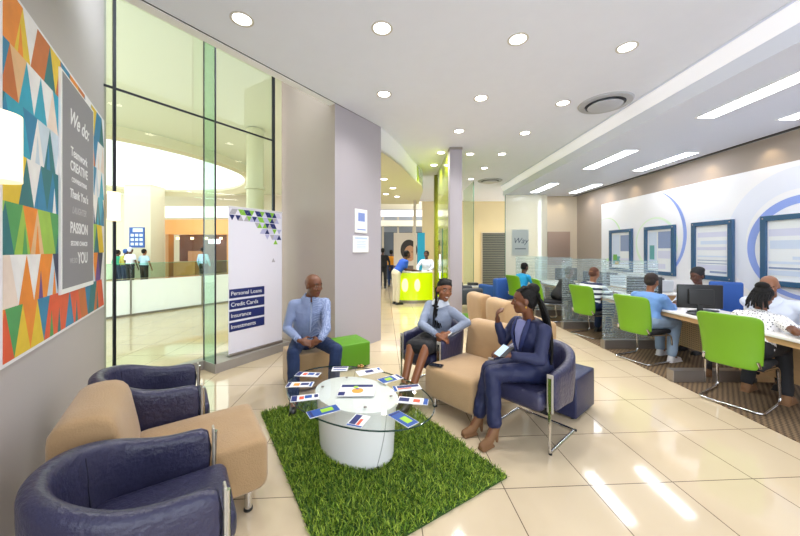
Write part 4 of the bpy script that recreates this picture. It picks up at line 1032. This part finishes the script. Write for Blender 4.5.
def figure(label, pos=None, f=(0, -1, 0), head=None, hf=None, hup=(0, 0, 1), pelvis=None, neck=None, elb=None, wri=None, kne=None, ank=None, toe=None,
           skin=SKIN1, top=None, bottom=None, shoe=BLACKP, hair='short', hairm=HAIR, vox=.008, build=1.0, sleeve='long', skirt=False, female=False, collar=None, hands=None, hv=None, hsc=1,
           heel=0, smile=False, jacket=None, fold=.006, hc=.4, bare=False, cuffm=None, sock=None, name='person', group=None):
    f0 = V(f).normalized(); pel = V(pelvis); nk = V(neck); hd = V(head)
    ff, rr, uu = basis(hf or f, hup)
    spine = (nk-pel).normalized(); side = f0.cross(spine).normalized(); fwd = spine.cross(side).normalized()   # side = person's right
    sw = (.162 if female else .185)*build
    sh = [nk-spine*.088+side*sw*s for s in (1, -1)]         # right, left
    hip = [pel+side*.088*s*build for s in (1, -1)]
    elb = [V(e) for e in elb]; wri = [V(w) for w in wri]; kne = [V(k) for k in kne]; ank = [V(a) for a in ank]
    bo = bmesh.new()
    head_shape(bo, hd, ff, rr, uu, (1.0 if not female else .96)*hsc, female)
    capsule(bo, nk-spine*.03, hd-uu*.05-ff*.015, .056 if not female else .05, .054 if not female else .047)
    def torso(bm, ex, top_t=1.0, z0=-.04):
        L = (nk-pel).length; secs = []
        fm = female
        for t, w, d, o in ((-.10, .13, .10, 0), (0, .172, .122, 0), (.16, .168 if fm else .165, .118, .0), (.36, .138 if fm else .158, .105, .005), (.60, .155 if fm else .172, .118, .012), (.76, .160 if fm else .176, .110, .006), (.87, .132 if fm else .148, .088, 0), (.95, .088, .068, 0), (1.02, .058, .056, .002)):
            if t > top_t: break
            c = pel+spine*L*t+fwd*o; w = w*build+ex; d = d*build+ex
            secs.append([c+(side*cos(a)*w+fwd*sin(a)*d*(1.08 if (fm and .5 < t < .7 and sin(a) > 0) else 1)) for a in [2*pi*j/28 for j in range(28)]])
        rings(bm, secs)
    torso(bo, -.006)
    for i in (0, 1):
        capsule(bo, sh[i], elb[i], .046*build, .038*build); capsule(bo, elb[i], wri[i], .037*build, .025)
        capsule(bo, hip[i], kne[i], .078*build, .053*build); capsule(bo, kne[i], ank[i], .052*build, .034)
        tv = (V(toe[i]) if toe else f0); tv = tv.normalized(); capsule(bo, ank[i], ank[i]+tv*.13-V((0, 0, ank[i].z-.03)) if not heel else ank[i]+tv*.10-V((0, 0, ank[i].z-.03)), .032, .026)
        hvv = hv[i] if hv and hv[i] else (wri[i]-elb[i]).normalized(); hn = hands[i] if hands and hands[i] else V((0, 0, 1))
        hand(bo, wri[i]+V(hvv).normalized()*.012, hvv, hn, .95 if female else 1.03, hc if not isinstance(hc, (tuple, list)) else hc[i], 1 if i else -1, .0085 if vox < .009 else .0105)
    me = remesh(bo, vox, 3)
    root = link(name, me, [skin, EYEW, EYED, LIP, BROW, TEETH])
    hs = (1.0 if not female else .96)*hsc
    for p in me.polygons:
        q = p.center-hd; a, b, c = q.dot(rr)/hs, q.dot(ff)/hs, q.dot(uu)/hs
        if b < .045 or abs(a) > .07 or abs(c) > .13: continue
        aa = abs(a)-.031
        if (aa/.0125)**2+((c-.008)/.0058)**2 < 1: p.material_index = 2 if abs(aa) < .0062 else 1
        elif abs(aa) < .017 and abs(c-.031-.004*(1-abs(aa)/.017)) < .0045: p.material_index = 4
        elif smile and (a/.018)**2+((c+.060)/.0042)**2 < 1 and b > .07: p.material_index = 5
        elif (a/.027)**2+((c+.060)/.0135)**2 < 1 and b > .07: p.material_index = 3
    tag(root, label, 'person', group)
    # --- clothes
    if top:
        bm = bmesh.new(); ex = .012
        torso(bm, ex, .98)
        for i in (0, 1):
            if sleeve == 'long':
                capsule(bm, sh[i], elb[i], .060*build, .050*build); e = elb[i].lerp(wri[i], .90); capsule(bm, elb[i], e, .052*build, .036)
            else:
                e = sh[i].lerp(elb[i], .62); capsule(bm, sh[i], e, .064*build, .060*build)
            capsule(bm, nk-spine*.075, sh[i]+spine*.008, .058, .054*build)
        o = link('shirt' if not jacket else 'jacket', remesh(bm, vox*1.15, 5), top, root)
        if fold: wrinkle(o, fold, .07)
        if sleeve == 'long' and cuffm:
            for i in (0, 1):
                e0 = elb[i].lerp(wri[i], .82); e1 = elb[i].lerp(wri[i], .95); bm = bmesh.new(); tube(bm, [e0, e1], [.040, .037], 16); obj('cuff', bm, cuffm, o, 50)
        if collar:
            for s in (1, -1):
                bm = bmesh.new(); pts = []
                rs = []
                for k in range(9):
                    a = pi/2+s*(.12+k/8*(pi-.12))
                    o_ = side*cos(a)+fwd*sin(a); c0 = nk+fwd*.008
                    dr_ = .018+.045*max(0, sin(a))**3
                    rs.append([c0+o_*.060+spine*.034, c0+o_*.066+spine*.036, c0+o_*(.100+.012*max(0, sin(a)))-spine*dr_, c0+o_*(.092+.012*max(0, sin(a)))-spine*(dr_+.002)])
                rings(bm, rs); obj('collar', bm, collar, o, 40)
    if bottom:
        bm = bmesh.new(); L = (nk-pel).length
        secs = []
        for t, w, d in ((-.13, .14, .11), (0, .178, .13), (.12, .178, .128), (.2, .16, .12)):
            c = pel+spine*L*t; secs.append([c+(side*cos(a)*(w*build+.006)+fwd*sin(a)*(d*build+.006)) for a in [2*pi*j/24 for j in range(24)]])
        rings(bm, secs)
        if skirt:
            k0 = [hip[i].lerp(kne[i], .93) for i in (0, 1)]
            for i in (0, 1): capsule(bm, hip[i], k0[i], .098*build, .075*build)
            for t in (.2, .45, .7, .93): capsule(bm, hip[0].lerp(kne[0], t), hip[1].lerp(kne[1], t), .088-.012*t, .088-.012*t)
        else:
            for i in (0, 1):
                capsule(bm, hip[i], kne[i], .096*build, .070*build); e = kne[i].lerp(ank[i], .93); capsule(bm, kne[i], e, .070*build, .058)
        o = link('skirt' if skirt else 'trousers', remesh(bm, vox*1.15, 4), bottom, root)
        if fold: wrinkle(o, fold*1.4, .09)
    if not bare:
        for i in (0, 1):
            tv = V(toe[i]) if toe else f0; tv = V((tv.x, tv.y, 0)).normalized(); sv = V((tv.y, -tv.x, 0)); a = ank[i]; z = a.z
            bm = bmesh.new()
            g = a-V((0, 0, z))
            if heel:
                capsule(bm, a+V((0, 0, .05)), a-V((0, 0, .02)), .044, .042); capsule(bm, a-V((0, 0, .02)), g+tv*.07+V((0, 0, .05)), .041, .038); capsule(bm, g+tv*.07+V((0, 0, .045)), g+tv*.15+V((0, 0, .034)), .037, .030)
                capsule(bm, a-tv*.02-V((0, 0, .04)), g-tv*.03+V((0, 0, .012)), .024, .012)
                box(bm, g+tv*.1+V((0, 0, .01)), (.07, .14, .02), .006, 2, atan2(-tv.x, tv.y))
            else:
                capsule(bm, a+V((0, 0, -.01)), g-tv*.01+V((0, 0, .045)), .043, .044); capsule(bm, g-tv*.02+V((0, 0, .043)), g+tv*.15+V((0, 0, .036)), .042, .034); 
                box(bm, g+tv*.06+V((0, 0, .009)), (.08, .25, .018), .006, 2, atan2(-tv.x, tv.y))
            link('shoe', remesh(bm, vox*.9, 3), shoe, root)
    # --- hair
    P = lambda a, b, d: hd+rr*a+ff*b+uu*d
    rot = M((rr, ff, uu)).transposed()
    if hair in ('short', 'cap', 'crop'):
        bm = bmesh.new(); g = .0 if hair == 'crop' else .006
        ell(bm, P(0, -.024, .044), (.0785+g, .092+g, .080+g), rot); ell(bm, P(0, -.045, .0), (.074+g, .066, .075), rot)
        link('hair' if hair != 'cap' else 'headwrap', remesh(bm, .007, 2), hairm, root)
    return root, dict(P=P, rot=rot, hd=hd, r=rr, f=ff, u=uu, nk=nk, fwd=fwd, side=side, spine=spine, sh=sh)

def strands(bm, roots, ends, r0, r1, sag, n=7, rng=None, ob=None):
    for a, b in zip(roots, ends):
        pts = [a.lerp(b, t/(n-1))+sag*sin(pi*t/(n-1)) for t in range(n)]
        if rng: pts = [p+V((rng.uniform(-.004, .004), rng.uniform(-.004, .004), 0)) for p in pts]
        tube(bm, pts, [r0+(r1-r0)*t/(n-1) for t in range(n)], 7)

# fabrics
def check_fabric(name, c0, c1, sc, kind='check', rot=(0, 0, 0), thr=.5, rough=.8):
    m = bpy.data.materials.new(name); m.use_nodes = True
    nt = m.node_tree; N = nt.nodes.new; L = nt.links.new; b = nt.nodes['Principled BSDF']
    tc = N('ShaderNodeTexCoord'); mpn = N('ShaderNodeMapping'); mpn.inputs['Rotation'].default_value = rot; L(tc.outputs['Object'], mpn.inputs[0])
    x = N('ShaderNodeMix'); x.data_type = 'RGBA'; x.inputs[6].default_value = lin(c0); x.inputs[7].default_value = lin(c1)
    if kind == 'wave':
        w = N('ShaderNodeTexWave'); w.inputs['Scale'].default_value = sc; w.bands_direction = 'Z' if rot == (0, 0, 0) else 'X'; L(mpn.outputs[0], w.inputs[0])
        g = N('ShaderNodeMath'); g.operation = 'GREATER_THAN'; g.inputs[1].default_value = thr; L(w.outputs[1], g.inputs[0]); L(g.outputs[0], x.inputs[0])
    elif kind == 'dots':
        v = N('ShaderNodeTexVoronoi'); v.inputs['Scale'].default_value = sc; v.inputs['Randomness'].default_value = .6; L(mpn.outputs[0], v.inputs['Vector'])
        g = N('ShaderNodeMath'); g.operation = 'LESS_THAN'; g.inputs[1].default_value = thr; L(v.outputs['Distance'], g.inputs[0]); L(g.outputs[0], x.inputs[0])
    else:
        k = N('ShaderNodeTexChecker'); k.inputs['Scale'].default_value = sc; L(mpn.outputs[0], k.inputs[0]); L(k.outputs[1], x.inputs[0])
    L(x.outputs[2], b.inputs['Base Color']); b.inputs['Roughness'].default_value = rough
    return m
GING = check_fabric('blue gingham cotton', '61739f', 'a3b0d0', 110)
STRI = check_fabric('grey pinstripe cotton', '9ba6ba', '646f88', 55, 'wave', (0, .5, .3), .62)
DENIM = mat('dark blue denim', '192d54', .8, bump=.2, bscale=300, var=.25, vscale=12)
LJEAN = mat('washed blue jeans', '93a9c4', .8, bump=.2, bscale=300, var=.15, vscale=10)
LDEN = mat('light blue denim', '6f97cf', .8, bump=.2, bscale=300, var=.12, vscale=12)
SUIT = mat('navy suit cloth', '182048', .6, bump=.1, bscale=300, var=.08)
BLKC = mat('black cloth', '17171b', .8, bump=.1, bscale=200)
BOOT = mat('tan brown suede', '7a5636', .7, bump=.1, bscale=200)
WSH = mat('white shirt', 'd2d9e8', .7)
POLKA = check_fabric('white polka blouse', 'f1eff2', '3a3a4a', 42, 'dots', thr=.28)
RUGBY = check_fabric('striped jersey', 'eceef2', '27304f', 3.4, 'wave', (0, 0, 0), .58)
CYAN = mat('bright blue shirt', '159ad6', .7); ROYAL = mat('royal blue polo', '1a4fb4', .7); ORNG = mat('orange shirt', 'e89a1e', .7)

# -- seated man on the beige ottoman
man, mi_ = figure('man with shaved head in a blue checked shirt sitting on the beige ottoman', f=(.40, -.91, 0), pelvis=(-1.10, 3.80, .545), neck=(-1.01, 3.60, 1.07), head=(-.955, 3.545, 1.205), hf=(.80, -.58, -.12),
    elb=[(-1.25, 3.54, .735), (-.80, 3.47, .74)], wri=[(-1.045, 3.335, .655), (-.835, 3.36, .655)], kne=[(-1.11, 3.33, .53), (-.68, 3.42, .53)], ank=[(-1.07, 3.22, .10), (-.70, 3.30, .10)],
    toe=[(.25, -.95, 0), (.6, -.8, 0)], skin=SKIN1, top=GING, bottom=DENIM, hair=None, vox=.0065, collar=GING, cuffm=GING, hv=[(.85, .05, -.25), (-.85, -.05, -.3)], hands=[(-.1, -.75, .55), (.1, -.75, .55)], hc=.75, build=.97, hsc=1.06, fold=.012)
bm = bmesh.new(); p0_ = mi_['nk']-mi_['spine']*.03+mi_['fwd']*.085
tube(bm, [p0_-mi_['spine']*.0+mi_['fwd']*.0, p0_-mi_['spine']*.16+mi_['fwd']*.055, p0_-mi_['spine']*.34+mi_['fwd']*.05], [.010, .010, .010], 6); obj('button_placket', bm, mat('placket blue', 'a9b6d4', .8), man)

# -- smiling woman in the far tub chair
wa, wi_ = figure('smiling woman with long braids in a grey striped shirt and black skirt', f=(-.62, -.78, 0), pelvis=(.44, 3.80, .545), neck=(.485, 3.74, 1.00), head=(.515, 3.70, 1.135), hf=(.25, -.95, -.1), hup=(.12, 0, 1),
    elb=[(.245, 3.62, .76), (.76, 3.64, .775)], wri=[(.40, 3.46, .685), (.53, 3.47, .70)], kne=[(.12, 3.45, .555), (.27, 3.36, .57)], ank=[(.03, 3.30, .14), (.10, 3.22, .14)], toe=[(-.5, -.85, 0), (-.5, -.85, 0)],
    skin=SKIN3, top=STRI, bottom=BLKC, skirt=True, hair=None, hsc=1.1, vox=.0065, female=True, collar=mat('pale grey collar', 'c6ceda', .8), hv=[(.8, -.2, -.35), (-.8, -.15, -.35)], hands=[(0, -.5, .85), (.1, -.5, .85)], hc=.55, shoe=BLACKP, heel=1, smile=True, fold=.010, cuffm=STRI, build=.97)
c_ = wi_['nk']+wi_['fwd']*.125-wi_['spine']*.035; bm = bmesh.new()
for s in (-1, 1): ell(bm, c_+wi_['side']*s*.02, (.022, .012, .014), seg=12, rg=8)
obj('bow_tie', bm, BLKC, wa)
rn = random.Random(2); P = wi_['P']; bm = bmesh.new()
ell(bm, P(0, -.020, .047), (.085, .106, .092), wi_['rot']); ell(bm, P(0, -.05, -.005), (.076, .066, .08), wi_['rot']); link('hair', remesh(bm, .007, 2), HAIR, wa)
bm = bmesh.new()
roots = [P(.07+.008*rn.random(), -.03-.012*k, .03-.006*k) for k in range(6)]; ends = [wi_['nk']+V((-.11+.018*k, -.10-.004*k, -.27-.03*rn.random())) for k in range(6)]
strands(bm, roots, ends, .010, .006, V((-.015, -.03, 0)), rng=rn); 
roots = [P(-.05+.02*k, -.08, .02) for k in range(6)]; ends = [wi_['nk']+V((-.10+.035*k, .11, -.22)) for k in range(6)]
strands(bm, roots, ends, .012, .007, V((0, .02, 0)), rng=rn)
for k in range(9): tube(bm, [P(-.06+.015*k, .064-.005*abs(k-4)**1.5, .10-.004*abs(k-4)), P(-.064+.016*k, .0, .137-.004*abs(k-4)), P(-.06+.015*k, -.085, .112)], .007, 6)
obj('braids', bm, HAIR, wa)
bm = bmesh.new(); w0 = V((.53, 3.47, .70)); tube(bm, [w0+V((.012*cos(a)*2.6, .028*sin(a), .012*sin(a)+.02*cos(a))) for a in [2*pi*k/14 for k in range(14)]], .006, 8, closed=True); obj('bracelet', bm, mat('white bracelet', 'e8e4e0', .4), wa)

# -- woman in the navy suit in the near tub chair
wb, wb_ = figure('woman in a navy trouser suit and brown heeled boots, sitting in profile in an armchair', f=(-.93, -.36, 0), pelvis=(1.20, 2.85, .545), neck=(1.135, 2.82, 1.015), head=(1.085, 2.80, 1.155), hf=(-.97, .24, -.04), hup=(0, 0, 1),
    elb=[(.965, 2.98, .755), (1.135, 2.595, .705)], wri=[(.905, 2.96, .93), (.915, 2.635, .735)], kne=[(.80, 2.86, .54), (.775, 2.70, .56)], ank=[(.69, 2.80, .15), (.78, 2.64, .15)], toe=[(-.9, -.4, 0), (-.8, -.55, 0)],
    skin=SKIN1, top=SUIT, bottom=SUIT, hair=None, vox=.0065, female=True, heel=1, shoe=BOOT, hv=[(-.15, -.25, .9), (-.9, .15, .1)], hands=[(-.9, .2, -.2), (.1, -.55, .8)], hc=[1.0, .6], jacket=True, fold=.014)
rn = random.Random(4); P = wb_['P']; bm = bmesh.new()
ell(bm, P(0, -.026, .036), (.080, .098, .088), wb_['rot']); ell(bm, P(0, -.05, .0), (.070, .06, .07), wb_['rot']); ell(bm, P(0, -.078, .105), (.052, .056, .05), wb_['rot'])
link('hair', remesh(bm, .007, 2), HAIR, wb)
bm = bmesh.new(); roots = [P(-.035+.009*k, -.11-.004*(k % 3), .06-.008*(k % 4)) for k in range(9)]
ends = [wb_['nk']+V((.135+.012*(k % 3), -.14+.026*k, -.36-.07*rn.random())) for k in range(9)]
strands(bm, roots, ends, .019, .010, V((.035, -.015, .03)), 9, rn)
for k in range(7): tube(bm, [P(-.05+.017*k, .062-.004*abs(k-3)**1.5, .088), P(-.045+.015*k, -.0, .129-.004*abs(k-3)), P(-.02+.007*k, -.08, .115)], .007, 6)
obj('braided_ponytail', bm, HAIR, wb)
e = P(-.082, -.005, -.045); bm = bmesh.new(); ell(bm, e, (.006, .006, .012), seg=8, rg=6); obj('earring', bm, mat('gold', 'd2a646', .25, 1), wb)
bm = bmesh.new(); sd, fw, sp, nk = wb_['side'], wb_['fwd'], wb_['spine'], wb_['nk']   # blouse V and lapels
rings(bm, [[nk-sp*t+fw*(o+dz)+sd*w*sx for sx in (-1, 1)]+[nk-sp*t+fw*(o+dz-.03)+sd*w*sx for sx in (1, -1)] for t, w, o, dz in ((.02, .05, .085, 0), (.10, .045, .132, 0), (.20, .026, .153, 0), (.26, .008, .155, 0))])
obj('blouse', bm, mat('lilac blouse', '7f83b4', .6), wb, 40)
for s in (1, -1):
    bm = bmesh.new(); rings(bm, [[nk-sp*t+fw*o+sd*s*a, nk-sp*t+fw*(o+.008)+sd*s*(a+b)*.5, nk-sp*t+fw*(o-.012)+sd*s*b, nk-sp*t+fw*(o-.03)+sd*s*(a+b)*.5] for t, a, b, o in ((.0, .05, .08, .066), (.06, .052, .10, .118), (.13, .044, .09, .152), (.2, .028, .065, .163), (.27, .008, .024, .163))]); obj('lapel', bm, mat('navy lapel', '1b2656', .6), wb, 40)
for i, (a, b, m_, lab) in enumerate((((.875, 2.63, .765), .12, mat('pale blue leaflet', 'b9d4ea', .5), 'folded pale blue and black leaflet in the hand of the woman in the navy suit'),)):
    t = thing('leaflet', lab, 'leaflet', a, 0)
    for s, mm in ((1, m_), (-1, mat('black leaflet cover', '22242c', .4))):
        bm = bmesh.new(); q = M.Rotation(.5, 4, 'Z') @ M.Rotation(-.5, 4, 'Y') @ M.Rotation(s*.25, 4, 'X')
        box(bm, (-.02, s*.03, .01), (.125, .06, .003), mtx=q); obj('page', bm, mm, t, 0)
# ---------------------------------------------------------------- people at the desks
def sitter(label, x, y, f, zt, lean=.1, sc=1, **k):
    """seated behind / at a desk: x, y of the pelvis, zt the top of the head"""
    f = V((*f, 0)).normalized(); r = V((f.y, -f.x, 0)); p = V((x, y, .56)); N_ = p+f*lean+V((0, 0, zt-.285-.56)); h = N_+f*.035+V((0, 0, .145))
    d = dict(f=f, pelvis=p, neck=N_, head=h, hf=f-V((0, 0, .25)), elb=[N_+r*.25+f*.10-V((0, 0, .30)), N_-r*.25+f*.10-V((0, 0, .30))], wri=[p+r*.13+f*.42+V((0, 0, .235)), p-r*.13+f*.42+V((0, 0, .235))],
             kne=[p+r*.11+f*.43+V((0, 0, -.02)), p-r*.11+f*.43+V((0, 0, -.02))], ank=[p+r*.11+f*.36+V((0, 0, -.465)), p-r*.11+f*.36+V((0, 0, -.465))], hv=[f-V((0, 0, .1)), f-V((0, 0, .1))], vox=.0095, fold=.008)
    d.update(k); return figure(label, **d)
ff_ = (.93, .36)
sitter('woman in a light blue denim shirt and jeans sitting at the second desk', 3.60, 4.72, (.93, .30), 1.27, .13, skin=SKIN3, top=LDEN, bottom=LJEAN, shoe=mat('white trainer', 'e6e6ea', .5), female=True, build=1.18, hair='short', hairm=mat('short brown black hair', '261814', .7, bump=.6, bscale=120), fold=.012,
       ank=[V((3.86, 4.55, .095)), V((3.95, 4.86, .095))], kne=[V((4.0, 4.66, .54)), V((4.02, 4.96, .54))])
sitter('client in a navy and white striped jersey sitting at the third desk', 3.58, 6.05, (.93, .36), 1.29, .10, skin=SKIN4, top=RUGBY, bottom=DENIM, shoe=BLACKP, hair='crop', hairm=mat('reddish brown crop', '5a3526', .8), build=1.08)
sitter('client in a black sports jacket leaning forward at the fourth desk', 3.55, 7.22, (.98, .1), 1.24, .26, skin=SKIN2, top=BLKC, bottom=BLKC, jacket=True, hair='crop')
sitter('young man in a bright blue shirt on the farthest lime chair', 3.14, 8.37, (.93, .36), 1.28, .12, skin=SKIN2, top=CYAN, bottom=BLKC, hair='short')
# polka dot woman, leaning on the nearest desk
wi2, pw = sitter('woman in a white polka dot blouse with black braided bun leaning on the nearest desk', 3.74, 3.42, (.93, .40), 1.215, .26, skin=SKIN1, top=POLKA, bottom=BLKC, sleeve='short', female=True, hair='short', fold=.006, hf=V((.85, .45, -.55)),
       elb=[(3.80, 3.07, .81), (3.98, 3.78, .82)], wri=[(4.06, 3.2, .79), (4.18, 3.62, .79)], hv=[(.5, .8, -.05), (.8, -.5, -.05)], ank=[V((3.98, 3.30, .095)), V((3.92, 3.62, .095))], shoe=BOOT)
P = pw['P']; bm = bmesh.new(); rn = random.Random(8)
ell(bm, P(0, -.075, .10), (.06, .06, .05), pw['rot'])
strands(bm, [P(-.06+.015*k, -.09, .03) for k in range(9)], [P(-.085+.021*k, -.115, -.16-.03*rn.random()) for k in range(9)], .014, .008, V((-.02, 0, 0)), rng=rn)
obj('braids', bm, HAIR, wi2)
# staff
sitter('bald man in a white shirt seated across the nearest desk at the right edge', 4.68, 3.96, (-.88, -.44), 1.31, .26, skin=SKIN4, top=WSH, bottom=BLKC, sleeve='short', hair=None, collar=WSH, build=1.12, hf=V((-.8, -.55, -.5)), wri=[(4.38, 3.95, .79), (4.5, 3.42, .79)], elb=[(4.62, 4.15, .84), (4.78, 3.52, .84)])
gw, pw2 = sitter('woman with a black headwrap and white blouse seated behind the black monitor', 4.92, 5.12, (-.95, -.30), 1.325, .22, skin=SKIN2, top=WSH, bottom=BLKC, female=True, hair='cap', hairm=BLKC)
P = pw2['P']; bm = bmesh.new(); ell(bm, P(0, -.05, .085), (.085, .085, .06), pw2['rot']); obj('headwrap_knot', bm, BLKC, gw)

def standing(label, x, y, f, hgt=1.7, lean=0, arms='down', **k):
    f = V((*f, 0)).normalized(); r = V((f.y, -f.x, 0)); s = hgt/1.75; z = lambda t: V((0, 0, t*s)); p = V((x, y, 0))+z(.95); N_ = p+f*lean*.5+z(.51-.1*lean); h = N_+f*(.02+lean*.08)+z(.145)
    d = dict(f=f, pelvis=p, neck=N_, head=h, elb=[N_+r*.27-z(.32), N_-r*.27-z(.32)], wri=[N_+r*.28+f*.08-z(.55), N_-r*.28+f*.08-z(.55)], kne=[V((x, y, 0))+r*.1+z(.5)+f*.02, V((x, y, 0))-r*.1+z(.5)+f*.02],
             ank=[V((x, y, 0))+r*.1+z(.09), V((x, y, 0))-r*.1+z(.09)], vox=.014, fold=0)
    if arms == 'desk': d.update(elb=[N_+r*.26+f*.12-z(.28), N_-r*.26+f*.12-z(.28)], wri=[N_+r*.18+f*.38-z(.4), N_-r*.18+f*.38-z(.4)], hv=[f, f])
    d.update(k); return figure(label, **d)
standing('man in a royal blue polo shirt leaning on the lime reception counter', -.12, 9.42, (.9, .45), 1.66, .62, 'desk', skin=SKIN2, top=ROYAL, bottom=mat('cream chino', 'd9cfb6', .7), sleeve='short', hair='short', vox=.011,
         wri=[(.38, 9.55, 1.0), (.32, 9.78, 1.0)], elb=[(.16, 9.42, 1.02), (.12, 9.86, 1.02)])
standing('receptionist in a white blouse standing behind the lime counter', .88, 10.4, (-.35, -.93), 1.6, .12, 'desk', skin=SKIN2, top=WSH, bottom=BLKC, female=True, hair='short', vox=.011)
bm = bmesh.new(); box(bm, (0, 0, .012), (.3, .2, .024), .006); tag(obj('tablet', bm, BLACKP, loc=(.5, 9.7, .956)), 'black tablet lying on the white reception worktop', 'tablet')
standing('shopper in an orange shirt far behind the reception counter', -.38, 14.0, (.1, 1), 1.62, 0, skin=SKIN2, top=ORNG, bottom=DENIM, hair='short')
standing('shopper in dark clothes beside the orange shirt, half behind the pier', -.72, 13.4, (.1, 1), 1.7, 0, skin=SKIN2, top=BLKC, bottom=BLKC, hair='short')
standing('shopper in a green shirt at the far mall railing, leftmost of the group', -12.35, 14.0, (.2, 1), 1.62, 0, skin=SKIN2, top=mat('jade shirt', '1f9a7a', .7), bottom=DENIM, hair='short')
standing('shopper in a yellow and navy top, second from left in the mall group', -11.75, 13.7, (.2, 1), 1.66, 0, skin=SKIN2, top=mat('yellow navy top', 'a8a43a', .7), bottom=DENIM, hair='short', hairm=BLUEF)
standing('shopper in a white shirt and white cap in the mall group', -11.3, 13.4, (.2, 1), 1.74, 0, skin=SKIN2, top=WSH, bottom=BLKC, hair='short', hairm=WSH, sleeve='short')
standing('shopper in a pale blue blouse with black hair, rightmost of the mall group', -10.8, 13.5, (.2, 1), 1.66, 0, skin=SKIN3, top=mat('pale blue blouse', 'a9c9e2', .7), bottom=BLKC, hair='short', female=True, sleeve='short')
standing('shopper in a pale blue shirt alone in front of the warm lit shop', -8.55, 13.9, (.2, 1), 1.74, 0, skin=SKIN3, top=mat('pale blue shirt', 'a4c4e6', .7), bottom=BLKC, hair='short')
